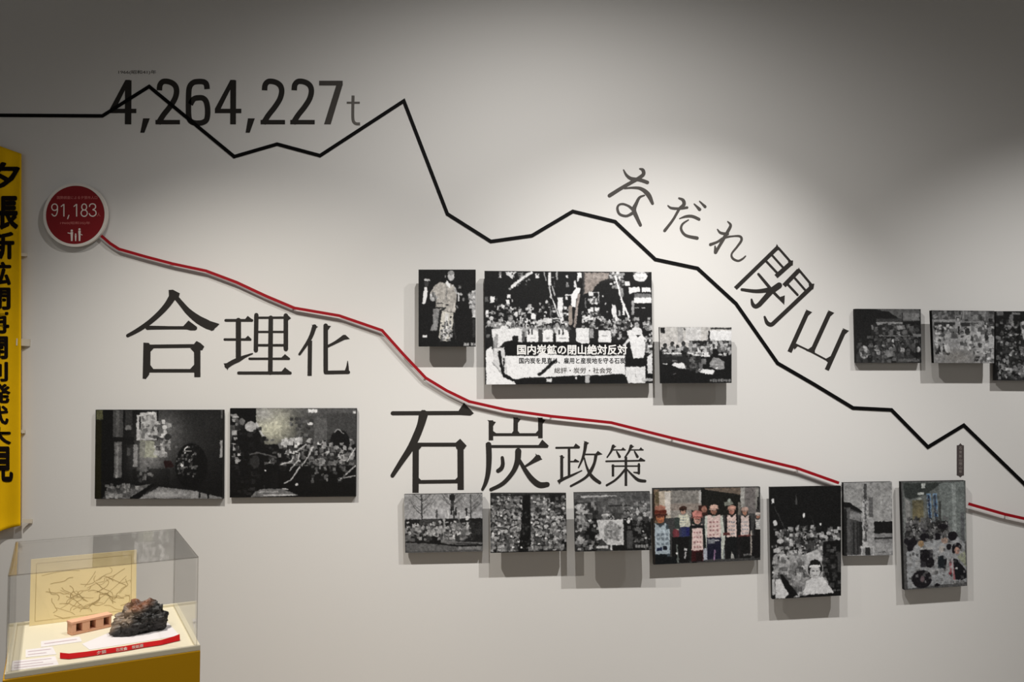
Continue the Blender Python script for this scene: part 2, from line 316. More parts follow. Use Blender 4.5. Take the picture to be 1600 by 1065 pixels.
def lettering(name, text, x0, y0, x1, y1, d, m, parent, offset=0.0, place=None, vertical=False):
    vs, fs = glyphs(text, offset)
    xs = [v[0] for v in vs]; ys = [v[1] for v in vs]; a, bb, c, e = min(xs), max(xs), min(ys), max(ys)
    f = place or (lambda px, py: W(px, py, d))
    out = [f(x0 + (v[0] - a) / (bb - a) * (x1 - x0), y1 - (v[1] - c) / (e - c) * (y1 - y0)) for v in vs]
    dn = Vector((0, 0, 0)) if place else Vector((0, -2.5e-5, 0))
    out = [Vector(q) + dn * v[2] for q, v in zip(out, vs)]
    return mesh_obj(name, out, fs, m, parent)
lettering('caption', '1966(昭和41)年', 185, 109.5, 244, 116.5, .0008, M['grey'], num, .01)

# ------------------------------------------------------------------ graph lines
def strip(pts, width, d0, d1, name, m, parent=None, edge_m=None):
    """mitred polyline in photo pixels, solid between depths d0 and d1"""
    n = len(pts); L = []; R = []
    for i in range(n):
        p = Vector(pts[i]); a = (p - Vector(pts[i - 1])).normalized() if i else None; c = (Vector(pts[i + 1]) - p).normalized() if i < n - 1 else None
        a = a or c; c = c or a; t = (a + c).normalized(); nn = Vector((-t.y, t.x)); k = width / 2 / max(.35, nn.dot(Vector((-a.y, a.x))))
        L.append(p + nn * k); R.append(p - nn * k)
    vs = [W(p.x, p.y, d1) for p in L + R] + [W(p.x, p.y, d0) for p in L + R]; fs = []
    for i in range(n - 1):
        fs += [(i, i + 1, n + i + 1, n + i), (i + 2 * n, i + 3 * n, i + 1 + 3 * n, i + 1 + 2 * n), (i, i + 2 * n, i + 1 + 2 * n, i + 1), (n + i, n + i + 1, 3 * n + i + 1, 3 * n + i)]
    fs += [(0, n, 3 * n, 2 * n), (n - 1, 3 * n - 1, 4 * n - 1, 2 * n - 1)]
    return mesh_obj(name, vs, fs, m, parent)
BL = [(-120, 179), (0, 180), (160, 181), (233, 135), (366, 244.5), (433, 225), (500, 243), (631, 157.5), (699, 334), (767, 377), (831, 368), (895, 330), (961, 346), (1024, 405), (1090, 419), (1150, 474), (1215, 567), (1272, 600), (1333, 637), (1393, 640), (1450, 698), (1506, 664), (1600, 755), (1690, 860)]
meta(strip(BL, 5.6, .0002, .003, 'graph_line', M['line']), 'thick black zigzag graph line of coal output across the white wall', 'graph line')
RL = [(158, 368), (172, 380), (186, 389), (228, 401), (270, 412), (322, 423), (370, 441), (415, 462), (460, 481), (530, 493), (597, 516), (630, 553), (665, 590), (698, 610), (733, 627), (790, 640), (861, 650), (955, 660), (1050, 684), (1150, 708), (1245, 731), (1310, 754), (1400, 766), (1505, 784.5), (1570, 803), (1610, 812), (1700, 832)]
rl = empty('graph_line', label='raised red graph line falling from the round red sign towards the right', cat='graph line')
RA = [q for q in RL if q[0] < 1310] + [(1311, 754.3)]; RB = [(1513, 786.7)] + [q for q in RL if q[0] > 1513]
for run in (RA, RB):
    strip(run, 4.5, .0195, .024, 'face', M['red'], rl)
    strip(run, 4.6, .0180, .0194, 'backing', M['redside'], rl)
for (x, y) in ((270, 412), (460, 481), (665, 590), (861, 650), (1050, 684), (1245, 731), (1570, 803)):
    c = W(x, y, 0); mb = MB(); mb.box((c.x - .003, -.0180, c.z - .003), (c.x + .003, -.0004, c.z + .003)); mb.build('pin', M['pin'], rl)

# ------------------------------------------------------------------ round sign
ds = empty('round_sign', W(117.5, 335.5, 0), label='round dark red sign with white rim reading 91,183', cat='sign')
def disc_part(name, cx, cy, r, d0, d1, m, rr=0, n=72):
    mb = MB(); c0 = W(cx, cy, d1); s = (CAM - c0).length / F; R_ = r * (3.9 - d1) / F * 1.0
    fr = [Vector((c0.x + R_ * math.cos(2 * math.pi * i / n), -d1, c0.z + R_ * math.sin(2 * math.pi * i / n))) for i in range(n)]
    bk = [Vector((p.x, -d0, p.z)) for p in fr]
    if rr:
        R2 = rr * (3.9 - d1) / F; f2 = [Vector((c0.x + R2 * math.cos(2 * math.pi * i / n), -d1, c0.z + R2 * math.sin(2 * math.pi * i / n))) for i in range(n)]
        b2 = [Vector((p.x, -d0, p.z)) for p in f2]; vs = fr + f2 + f2 and fr + f2 + b2 + bk
        fs = []
        for i in range(n):
            j = (i + 1) % n; fs += [(i, j, n + j, n + i), (n + i, n + j, 2 * n + j, 2 * n + i), (3 * n + i, 3 * n + j, j, i), (2 * n + i, 2 * n + j, 3 * n + j, 3 * n + i)]
        mb.add(vs, fs)
    else: mb.prism(fr, bk)
    o = mb.build(name, m, ds); shift(o, ds.location); return o
disc_part('rim', 117.5, 335.5, 50.5, .016, .030, M['white'], 46.3)
disc_part('board', 117.5, 335.5, 46.4, .016, .0285, M['disc'])
disc_part('mount', 117.5, 337, 20, 0, .0159, M['mount'])
for nm, tx, box_, m, off in (('lettering', '人', (151.5, 332, 157, 338), 'print_pink', 0), ('lettering', '国勢調査による夕張市人口', (89, 306, 152, 311), 'print_pink', .01), ('lettering', '1960(昭和35)年', (94, 346, 141, 351), 'print_pink', .01)):
    o = lettering(nm, tx, *box_, .0291, M[m], ds, off); shift(o, ds.location)
v = Vinyl(40, 270, 7.1, .0292, .0286)
def loop(cx, cy, rx, ry): v.st(*[(cx + rx * math.sin(2 * math.pi * k / 12), cy - ry * math.cos(2 * math.pi * k / 12)) for k in range(13)], w=12)
loop(322, 380, 32, 36); v.st((354, 385), (352, 430), (338, 468), (315, 478), (293, 458), w=12)
for x in (425, 566): v.st((x, 345), (x, 484), w=13, cap=False); v.st((x - 30, 372), (x - 5, 350), w=11)
v.st((480, 470), (466, 508), w=12); loop(650, 378, 27, 34); loop(650, 446, 34, 36)
v.st((708, 372), (718, 350), (745, 342), (772, 356), (774, 388), (746, 408), w=12); v.st((746, 408), (776, 424), (780, 458), (752, 480), (722, 474), (706, 452), w=12)
shift(v.build('lettering', M['print_white'], ds), ds.location)
v = Vinyl(40, 270, 7.1, .0292, .0286)
for x, h, sx in ((512, 640, 1), (598, 625, 1), (555, 680, .7)):
    v.disc(x, h, 13 * sx, 10); v.poly((x - 15 * sx, h + 16 * sx), (x + 15 * sx, h + 16 * sx), (x + 11 * sx, h + 66 * sx), (x + 9 * sx, 755), (x - 9 * sx, 755), (x - 11 * sx, h + 66 * sx))
v.st((470, 665), (500, 672), w=10); v.st((612, 680), (630, 690), w=8)
shift(v.build('people_symbol', M['print_white'], ds), ds.location)

# ------------------------------------------------------------------ small upright name tag
tg = empty('name_tag', label='narrow upright taupe tag on the wall under the last black peak', cat='sign')
v = Vinyl(1480, 680, 13.3, .0015)
v.poly((200, 205), (240, 200), (275, 160), (310, 200), (348, 205), (348, 825), (310, 835), (275, 870), (240, 835), (200, 825)); v.build('plate', M['tag'], tg)
for i, ch in enumerate('石炭鉱山閉山年'):
    y = 697.5 + i * 6.1; lettering('character', ch, 1498.6, y, 1503.2, y + 4.8, .0018, M['tagtext'], tg)

# ------------------------------------------------------------------ photographs: a small painter that fills colour attributes
class Photo:
    K = 1.6; tex = 1.0
    def __init__(s, quad, base=22):
        s.q = quad; xs = [p[0] for p in quad]; ys = [p[1] for p in quad]
        s.x0, s.x1, s.y0, s.y1 = min(xs), max(xs), min(ys), max(ys)
        s.nx = int((s.x1 - s.x0) * s.K) + 1; s.ny = int((s.y1 - s.y0) * s.K) + 1
        s.a = np.zeros((s.ny, s.nx, 3)); s.a[:] = base
        gx = s.x0 + (np.arange(s.nx) + .5) / s.nx * (s.x1 - s.x0); gy = s.y0 + (np.arange(s.ny) + .5) / s.ny * (s.y1 - s.y0)
        s.X, s.Y = np.meshgrid(gx, gy); s.fr(0, 0, 1); s.rng = np.random.RandomState(7)
    def fr(s, ox, oy, sc): s.ox, s.oy, s.sc = ox, oy, sc; return s
    def c(s, p): return (s.ox + p[0] / s.sc, s.oy + p[1] / s.sc)
    def put(s, sd, v, al=1.0):              # sd: signed distance in photo pixels
        k = np.clip(.5 - sd * s.K * .8, 0, 1)[..., None] * al; s.a = s.a * (1 - k) + np.asarray(v, float) * k
    def rect(s, x0, y0, x1, y1, v, al=1.0):
        a, b_ = s.c((x0, y0)), s.c((x1, y1)); s.put(np.maximum(np.maximum(a[0] - s.X, s.X - b_[0]), np.maximum(a[1] - s.Y, s.Y - b_[1])), v, al)
    def ell(s, cx, cy, rx, ry, v, al=1.0):
        c = s.c((cx, cy)); rx /= s.sc; ry /= s.sc; q = np.sqrt(((s.X - c[0]) / rx) ** 2 + ((s.Y - c[1]) / ry) ** 2); s.put((q - 1) * min(rx, ry), v, al)
    def line(s, pts, w, v, al=1.0):
        d = np.full(s.X.shape, 1e9); P = [s.c(p) for p in pts]
        for (ax, ay), (bx, by) in zip(P, P[1:]):
            vx, vy = bx - ax, by - ay; t = np.clip(((s.X - ax) * vx + (s.Y - ay) * vy) / (vx * vx + vy * vy + 1e-9), 0, 1)
            d = np.minimum(d, np.hypot(s.X - ax - t * vx, s.Y - ay - t * vy))
        s.put(d - w / 2 / s.sc, v, al)
    def poly(s, pts, v, al=1.0):
        P = [s.c(p) for p in pts]; d = np.full(s.X.shape, 1e9); ins = np.zeros(s.X.shape, bool)
        for (ax, ay), (bx, by) in zip(P, P[1:] + P[:1]):
            vx, vy = bx - ax, by - ay; t = np.clip(((s.X - ax) * vx + (s.Y - ay) * vy) / (vx * vx + vy * vy + 1e-9), 0, 1)
            d = np.minimum(d, np.hypot(s.X - ax - t * vx, s.Y - ay - t * vy))
            c = (ay > s.Y) != (by > s.Y); ins ^= c & (s.X < (bx - ax) * (s.Y - ay) / (by - ay + 1e-12) + ax)
        s.put(np.where(ins, -d, d), v, al)
    def glow(s, cx, cy, rx, ry, v, al=1.0):
        c = s.c((cx, cy)); k = np.exp(-(((s.X - c[0]) * s.sc / rx) ** 2 + ((s.Y - c[1]) * s.sc / ry) ** 2))[..., None] * al; s.a = s.a * (1 - k) + np.asarray(v, float) * k
    def vgrad(s, x0, y0, x1, y1, v0, v1):
        a, b_ = s.c((x0, y0)), s.c((x1, y1)); t = np.clip((s.Y - a[1]) / (b_[1] - a[1]), 0, 1)[..., None]
        m = ((s.X >= a[0]) & (s.X <= b_[0]) & (s.Y >= a[1]) & (s.Y <= b_[1]))[..., None]
        s.a = np.where(m, np.asarray(v0, float) * (1 - t) + np.asarray(v1, float) * t, s.a)
    def speck(s, x0, y0, x1, y1, n, r0, r1, v0, v1, seed=1, al=.9):   # angular flecks
        R = np.random.RandomState(seed); a, b_ = s.c((x0, y0)), s.c((x1, y1))
        for i in range(n):
            cx, cy = R.uniform(a[0], b_[0]), R.uniform(a[1], b_[1]); rx, ry = R.uniform(r0, r1, 2) / s.sc; v = R.uniform(v0, v1)
            i0 = int((cx - rx - s.x0) * s.K); i1 = int((cx + rx - s.x0) * s.K) + 1; j0 = int((cy - ry - s.y0) * s.K); j1 = int((cy + ry - s.y0) * s.K) + 1
            i0, j0 = max(i0, 0), max(j0, 0)
            if i1 > i0 and j1 > j0: s.a[j0:j1, i0:i1] = s.a[j0:j1, i0:i1] * (1 - al) + v * al
    def head(s, x, y, r, face=150, hair=25, body=60, hat=None, w=2.3, h=4.0, band=None):
        s.poly([(x - r * .55, y + r * .8), (x + r * .55, y + r * .8), (x + r * w * .8, y + r * 1.5), (x + r * w, y + r * h), (x - r * w, y + r * h), (x - r * w * .8, y + r * 1.5)], body)
        s.ell(x, y - r * .15, r * .92, r * 1.1, hair); s.ell(x, y + r * .22, r * .7, r * .88, face)
        s.rect(x - r * .5, y, x + r * .5, y + r * .16, np.asarray(face) * .55)
        s.rect(x - r * .25, y + r * .62, x + r * .25, y + r * .74, np.asarray(face) * .6)
        if hat is not None: s.ell(x, y - r * .55, r * 1.0, r * .72, hat); s.rect(x - r * 1.15, y - r * .35, x + r * 1.15, y - r * .1, np.asarray(hat) * .8)
        if band is not None: s.rect(x - r * .85, y - r * .55, x + r * .85, y - r * .2, band)
    def crowd(s, x0, y0, x1, y1, n, r0, r1, seed=1, face=(90, 190), body=(20, 200), hats=.2, bands=0):
        R = np.random.RandomState(seed); L = sorted([(R.uniform(y0, y1), R.uniform(x0, x1)) for _ in range(n)])
        for y, x in L:
            t = (y - y0) / max(1e-6, y1 - y0); r = r0 + (r1 - r0) * t
            f = R.uniform(*face); bd = R.uniform(*body); s.head(x, y, r, f, R.uniform(8, 40), bd, hat=(R.uniform(120, 220) if R.rand() < hats else None), band=(225 if R.rand() < bands else None))
    def grain(s, amt): s.a = s.a + s.rng.normal(0, amt, s.a.shape[:2])[..., None]
    def caption(s, x0, y0, x1, y1, v=190, dens=.8):
        R = np.random.RandomState(int(x0) % 97); h = y1 - y0; x = x0
        while x < x1 - h * .5:
            s.rect(x, y0, x + h * .8, y1, v, .75); s.rect(x + h * .25, y0 + h * .3, x + h * .5, y1 - h * .2, v * .5, .7); x += h * (1.0 if R.rand() < .85 else 1.5)

GP = 'black and white and colour photo panels mounted on the wall'
def panel(ph, label, d, t=.022, texts=()):
    q = [list(p) for p in ph.q]                     # TL TR BR BL in photo pixels
    t = min(t, d); flush = d - t < .004
    if flush: t = d
    px = lambda x: (x - 800) * t / 3.9
    for i in (0, 3):
        if q[i][0] > 800: q[i][0] += px(q[i][0])
    C = [W(p[0], p[1], d) for p in q]
    base = (C[2] + C[3]) / 2; base.y = 0
    root = empty('photo_panel', base, label=label, cat='photograph', group=GP)
    ny, nx = ph.ny, ph.nx
    u = np.linspace(0, 1, nx); v_ = np.linspace(0, 1, ny); U, V = np.meshgrid(u, v_)
    A = [np.array(c - base) for c in C]
    P = ((1 - U) * (1 - V))[..., None] * A[0] + (U * (1 - V))[..., None] * A[1] + (U * V)[..., None] * A[2] + ((1 - U) * V)[..., None] * A[3]
    P[..., 1] -= .0006
    idx = np.arange(nx * ny).reshape(ny, nx)
    Fq = np.stack([idx[:-1, :-1], idx[1:, :-1], idx[1:, 1:], idx[:-1, 1:]], -1).reshape(-1, 4)
    me = bpy.data.meshes.new('print'); me.vertices.add(nx * ny); me.vertices.foreach_set('co', P.reshape(-1).astype(np.float32))
    me.loops.add(Fq.size); me.loops.foreach_set('vertex_index', Fq.reshape(-1).astype(np.int32))
    me.polygons.add(len(Fq)); me.polygons.foreach_set('loop_start', np.arange(0, Fq.size, 4).astype(np.int32))
    me.update(calc_edges=True); me.validate()
    ca = me.color_attributes.new('Col', 'FLOAT_COLOR', 'POINT')
    def soft(sc):                           # smooth random field, sc cells across
        g = ph.rng.normal(0, 1, (int(ny / sc) + 3, int(nx / sc) + 3)); yy = np.arange(ny) / sc; xx = np.arange(nx) / sc
        i0 = yy.astype(int); j0 = xx.astype(int); fy = (yy - i0)[:, None]; fx = (xx - j0)[None]
        return (g[i0][:, j0] * (1 - fy) + g[i0 + 1][:, j0] * fy) * (1 - fx) + (g[i0][:, j0 + 1] * (1 - fy) + g[i0 + 1][:, j0 + 1] * fy) * fx
    jj, ii = np.meshgrid(np.arange(nx), np.arange(ny))
    ph.a = ph.a[np.clip(ii + (soft(3.2) * .8).round().astype(int), 0, ny - 1), np.clip(jj + (soft(3.2) * .8).round().astype(int), 0, nx - 1)]
    ph.a = ph.a * (1 + .10 * np.clip(soft(4.5), -2, 2) * np.clip(ph.a.mean(2) / 90, .3, 1) * np.clip((255 - ph.a.mean(2)) / 90, .2, 1))[..., None]
    A_ = ph.a; A_ = (A_ * 4 + np.roll(A_, 1, 0) + np.roll(A_, -1, 0) + np.roll(A_, 1, 1) + np.roll(A_, -1, 1)) / 8
    nz = ph.rng.normal(0, 1, (ny, nx)); nz = (nz + np.roll(nz, 1, 0) + np.roll(nz, 1, 1) + np.roll(np.roll(nz, 1, 0), 1, 1)) / 2
    tone = A_.mean(2); ph.a = A_ + (nz * np.clip(3 + tone * .03, 0, 7) * ph.tex)[..., None]
    rgba = np.ones((ny, nx, 4), np.float32); rgba[..., :3] = lin(np.clip(ph.a, 6, 235))
    ca.data.foreach_set('color', rgba.reshape(-1)); me.materials.append(M['photo'])
    o = bpy.data.objects.new('print', me); COL.objects.link(o); o.parent = root
    fr = [c - base for c in C]; bk = [Vector((c.x, c.y + t, c.z)) for c in fr]
    mb = MB(); mb.prism(fr[::-1], bk[::-1]); mb.build('board', M['edge'], root)
    if not flush:
        w_ = (C[1] - C[0]).length; h_ = (C[0] - C[3]).length; cx = 0; z0 = h_ * .22; z1 = h_ * .78
        for sx in (-1, 1):
            mb = MB(); x = sx * w_ * .28; mb.box((x - .03, -(d - t), z0), (x + .03, 0, z1)); mb.build('mount', M['mount'], root)
    for (tx, x0, y0, x1, y1, m, off) in texts:
        o = lettering('lettering', tx, x0, y0, x1, y1, d + .0009, M[m], root, off); shift(o, base)
    return root
#PHOTOS#
# --- 1 smoky dark room
p = Photo([(149.5, 640), (348, 640), (347.5, 779), (148, 779)], 17).fr(130, 620, 5.918)
p.glow(900, 420, 420, 300, 62, .6); p.glow(620, 560, 150, 190, 150, .8); p.glow(760, 300, 170, 200, 120, .75); p.glow(1150, 200, 250, 120, 44, .6)
p.rect(105, 100, 270, 940, 18); p.rect(115, 120, 175, 210, (84, 84, 60)); p.rect(108, 215, 165, 935, (30, 28, 12)); p.rect(272, 125, 365, 370, 70); p.rect(300, 125, 330, 370, 92); p.rect(285, 415, 355, 745, 96); p.rect(305, 430, 325, 740, 130); p.rect(300, 720, 315, 750, 170)
p.rect(385, 125, 450, 300, 52); p.rect(390, 260, 440, 305, 110); p.rect(405, 470, 435, 540, 80); p.rect(365, 370, 470, 440, 24); p.rect(462, 440, 502, 645, 140); p.rect(450, 660, 800, 830, 18, .6)
p.rect(490, 170, 525, 400, 200); p.rect(525, 145, 690, 400, 178); p.rect(540, 155, 670, 380, 205, .6); p.speck(540, 180, 660, 370, 40, 8, 22, 90, 190, 3); p.rect(515, 180, 528, 300, 20); p.rect(600, 140, 665, 156, 235); p.rect(678, 130, 692, 405, 15); p.rect(610, 400, 690, 410, 40)
p.rect(520, 405, 690, 560, (176, 178, 160), .8); p.rect(520, 410, 570, 690, 120, .6); p.ell(720, 470, 60, 75, 190, .8); p.ell(740, 370, 40, 45, 120); p.speck(660, 230, 800, 540, 46, 8, 24, 60, 225, 5); p.ell(750, 280, 22, 22, 220); p.ell(780, 370, 30, 30, 50)
p.ell(1000, 640, 150, 210, 16); p.ell(990, 510, 70, 70, 20); p.line([(940, 520), (938, 480), (965, 460)], 12, 220); p.line([(950, 500), (1000, 500)], 7, 190); p.line([(1035, 510), (1005, 550)], 8, 150); p.ell(900, 635, 28, 20, 225); p.line([(980, 580), (985, 600)], 10, 210); p.speck(860, 450, 1060, 740, 60, 5, 11, 15, 120, 9)
p.poly([(740, 590), (810, 590), (840, 640), (760, 660)], (38, 22, 22)); p.speck(500, 660, 640, 780, 30, 6, 14, 15, 130, 4)
p.poly([(180, 935), (230, 870), (640, 800), (420, 935)], 96); p.speck(200, 820, 560, 935, 70, 8, 22, 40, 190, 11, .7); p.poly([(520, 935), (700, 830), (1000, 860), (1290, 930), (1290, 940)], 140, .85); p.glow(760, 900, 200, 30, 205, .5); p.poly([(420, 940), (640, 800), (660, 810), (520, 940)], 16)
p.rect(1000, 865, 1060, 930, 150); p.rect(1072, 880, 1083, 935, 12); p.rect(1150, 870, 1162, 935, 12); p.rect(1265, 400, 1290, 560, 150); p.rect(1272, 120, 1292, 200, 80); p.grain(4)
P_smoke = panel(p, 'dark photo panel of a lit wall shrine in a smoky room, under 合', .024)
# --- 2 crowd in dark hall
p = Photo([(359.5, 637.5), (556.5, 637.5), (555.5, 775.3), (359, 777)], 16).fr(340, 620, 5.917)
p.vgrad(110, 100, 1290, 480, 84, 50); p.rect(640, 180, 890, 440, 58, .8); p.rect(890, 200, 1010, 440, 88); p.rect(1010, 150, 1290, 300, 64); p.glow(500, 270, 200, 180, (206, 205, 184), .95); p.glow(430, 160, 110, 80, 170, .7)
p.rect(110, 100, 355, 260, 14); p.rect(835, 115, 920, 145, 225); p.rect(1250, 130, 1276, 155, 210); p.rect(830, 238, 882, 262, 210); p.speck(670, 200, 880, 400, 40, 7, 18, 40, 110, 2)
p.poly([(110, 640), (130, 380), (230, 250), (350, 240), (440, 440), (560, 600), (600, 925), (110, 930)], 16); p.ell(310, 275, 55, 48, 170); p.ell(225, 230, 26, 34, 110); p.line([(360, 240), (400, 330), (450, 400)], 16, 190); p.speck(120, 150, 200, 600, 24, 8, 24, 60, 220, 6); p.rect(135, 178, 195, 194, 170); p.speck(110, 250, 480, 900, 90, 8, 22, 8, 44, 8)
p.rect(440, 440, 1275, 915, 15); p.crowd(600, 420, 1250, 640, 22, 30, 52, 4, (30, 120), (10, 30), .45); p.speck(450, 400, 1270, 640, 170, 6, 18, 12, 150, 12); p.speck(600, 390, 780, 460, 22, 10, 20, 150, 230, 13); p.rect(560, 640, 1275, 912, 13, .8)
p.ell(1130, 420, 90, 115, 17); p.line([(1080, 330), (1110, 300), (1165, 340)], 10, 150); p.ell(990, 500, 44, 50, 165, .8); p.speck(930, 420, 1180, 620, 50, 8, 18, 16, 190, 14)
for l in ([(760, 520), (745, 590), (670, 680)], [(885, 460), (830, 570), (780, 640)], [(820, 440), (740, 500)], [(760, 650), (680, 770), (620, 800)], [(700, 560), (680, 600), (590, 625)], [(1275, 480), (1200, 600)], [(1275, 640), (1150, 760)], [(600, 850), (650, 855)]): p.line(l, 12, 205, .85)
p.line([(300, 530), (380, 515), (540, 560)], 14, 84); p.ell(350, 600, 42, 60, 44); p.ell(443, 680, 9, 9, 235); p.line([(1120, 760), (1275, 735)], 12, 160); p.speck(880, 640, 1200, 800, 40, 6, 14, 12, 130, 15); p.ell(735, 812, 16, 9, 210)
p.poly([(310, 925), (340, 880), (420, 850), (600, 850), (740, 905), (740, 915)], 120, .9); p.line([(430, 908), (720, 908)], 10, 200); p.line([(380, 880), (560, 878)], 7, 170); p.grain(4)
P_hall = panel(p, 'dark photo panel of workers crowded in a dim hall, under 理化', .020)
# --- 3 standing speaker with sash
p = Photo([(654, 421), (743, 421), (743, 541), (654, 541)], 20).fr(645, 415, 7.887)
p.rect(145, 165, 210, 190, 190); p.rect(150, 200, 200, 255, 62); p.poly([(145, 265), (182, 265), (180, 370), (155, 470), (120, 470)], 232); p.rect(122, 850, 178, 882, 210)
p.ell(470, 125, 42, 62, 185); p.ell(470, 90, 40, 30, 150); p.rect(395, 115, 410, 150, 130)
p.poly([(270, 240), (340, 205), (500, 230), (545, 330), (520, 580), (280, 530), (290, 440), (215, 400), (215, 340)], (172, 168, 162)); p.poly([(410, 190), (430, 190), (470, 250), (455, 280), (410, 230)], 240); p.poly([(470, 250), (500, 225), (490, 260)], 230)
p.ell(250, 390, 40, 52, 160); p.speck(225, 340, 300, 440, 20, 6, 14, 60, 215, 2); p.poly([(250, 530), (330, 540), (300, 800), (215, 800), (250, 700)], 130); p.line([(420, 260), (410, 420)], 8, 120); p.line([(300, 465), (380, 465)], 10, 50); p.line([(280, 520), (400, 520), (340, 560), (320, 700)], 18, 40); p.rect(405, 475, 440, 492, 30)
p.poly([(360, 550), (500, 580), (500, 700), (460, 860), (445, 925), (350, 925), (320, 870), (345, 650)], (196, 193, 184)); p.poly([(400, 580), (440, 590), (420, 900), (370, 900)], 222, .7); p.ell(470, 630, 12, 14, 20); p.rect(385, 690, 405, 790, 80); p.speck(345, 690, 480, 925, 60, 7, 16, 40, 225, 3)
p.ell(575, 265, 16, 26, 110); p.line([(520, 280), (540, 340), (600, 355)], 24, 170); p.line([(565, 350), (565, 435)], 20, 210); p.ell(625, 418, 17, 20, 110); p.ell(545, 505, 9, 22, 110); p.line([(505, 600), (510, 800), (530, 900)], 12, 50)
p.poly([(700, 370), (760, 295), (775, 295), (775, 640), (735, 640), (720, 520), (685, 470)], 165); p.speck(690, 320, 775, 520, 30, 6, 14, 90, 215, 5); p.rect(745, 545, 772, 640, 215); p.rect(735, 660, 772, 880, 48); p.caption(630, 948, 768, 982, 215); p.grain(5)
P_speaker = panel(p, 'tall dark photo panel of a standing speaker in pale work clothes', .082)
# --- 4 big demonstration photo
p = Photo([(757, 423), (1018, 424.8), (1020, 598.5), (758, 600.5)], 22).fr(750, 415, 10.65)
p.crowd(120, 860, 1480, 1010, 26, 34, 48, 21, (120, 215), (20, 200), .6)
p.rect(315, 100, 360, 200, 150); p.rect(335, 160, 362, 202, 230); p.poly([(430, 105), (620, 105), (560, 160), (545, 220), (500, 190), (440, 150)], 222); p.rect(535, 125, 556, 150, 25); p.rect(480, 90, 510, 102, 20)
p.line([(860, 112), (760, 175), (640, 265), (540, 355)], 46, 232); p.speck(560, 120, 830, 340, 24, 8, 16, 120, 240, 2, .5); p.ell(505, 385, 25, 24, 150); p.rect(925, 130, 990, 200, 225); p.ell(960, 148, 14, 12, 40)
p.line([(1070, 112), (1105, 240)], 22, 160); p.rect(1140, 105, 1190, 330, 232); p.line([(1155, 330), (1195, 540)], 24, 200); p.line([(1285, 112), (1290, 215)], 34, 150); p.line([(1245, 250), (1250, 350)], 14, 90); p.line([(1215, 350), (1250, 490)], 26, 170); p.ell(1180, 520, 18, 22, 200); p.rect(1190, 182, 1240, 194, 190)
for r, v in (((170, 520, 245, 615), 238), ((455, 478, 512, 542), 238), ((435, 568, 492, 665), 236), ((362, 655, 415, 715), 226), ((288, 672, 315, 740), 215), ((213, 768, 258, 812), 235), ((92, 740, 142, 865), 236), ((80, 520, 140, 600), 84), ((530, 560, 552, 605), 170), ((265, 545, 290, 590), 80), ((805, 640, 852, 790), 168), ((780, 690, 895, 738), 205), ((850, 790, 930, 885), 238), ((1060, 868, 1200, 955), 205), ((1210, 872, 1335, 892), 226), ((1385, 790, 1480, 830), 226), ((1430, 470, 1491, 500), 235), ((1295, 525, 1387, 738), 228), ((1440, 160, 1480, 200), 170), ((1440, 275, 1485, 345), 130)): p.rect(*r, v)
p.poly([(520, 800), (560, 800), (630, 742), (632, 862), (560, 830)], 220); p.rect(700, 872, 800, 945, 232); p.line([(1215, 560), (1320, 860)], 24, 226); p.line([(1340, 740), (1375, 940)], 60, 226); p.line([(1175, 680), (1182, 870)], 16, 110); p.ell(1115, 605, 24, 30, 200); p.ell(1050, 695, 28, 20, 150); p.ell(1090, 780, 26, 24, 220); p.ell(680, 725, 20, 14, 120)
p.speck(100, 640, 1480, 1050, 150, 6, 22, 20, 235, 31)
p.fr(880, 415, 10.65)
p.poly([(340, 105), (780, 105), (770, 200), (640, 250), (540, 340), (500, 420), (430, 440), (340, 480)], (142, 133, 127)); p.glow(600, 170, 160, 60, (176, 168, 162), .6); p.line([(355, 110), (345, 480)], 26, 56); p.rect(245, 105, 318, 190, 236); p.line([(265, 190), (255, 245)], 26, 220); p.line([(205, 260), (215, 345)], 42, 215)
p.poly([(145, 470), (235, 350), (300, 370), (285, 430), (225, 560), (212, 690), (140, 690)], 238); p.line([(125, 690), (125, 960)], 60, (142, 132, 124)); p.line([(270, 480), (225, 760), (195, 1010)], 42, (152, 142, 136)); p.line([(165, 700), (170, 1000)], 12, 30); p.line([(50, 485), (150, 480)], 24, 210); p.rect(45, 510, 80, 565, 220); p.ell(65, 175, 14, 22, 230); p.rect(55, 280, 95, 345, 130)
p.rect(435, 430, 512, 502, 228); p.line([(512, 440), (605, 440)], 16, 150); p.rect(588, 430, 606, 600, 190); p.poly([(420, 540), (500, 540), (580, 600), (580, 640), (480, 640)], 222); p.speck(430, 520, 600, 640, 22, 8, 16, 20, 235, 3); p.rect(465, 690, 605, 770, 222); p.rect(420, 715, 470, 905, 226); p.rect(318, 845, 512, 905, 226); p.line([(520, 540), (520, 1060)], 20, 15); p.rect(590, 840, 680, 865, 215); p.line([(378, 540), (378, 690)], 18, 110); p.speck(310, 770, 700, 1060, 70, 8, 20, 18, 220, 4)
p.rect(790, 105, 1020, 200, 150); p.speck(790, 105, 1020, 360, 40, 10, 24, 40, 235, 5); p.line([(880, 170), (930, 330), (960, 480), (1010, 640), (1090, 820), (1140, 1010)], 32, 236); p.line([(985, 380), (990, 490)], 50, 140); p.line([(1015, 640), (1015, 810)], 36, 226)
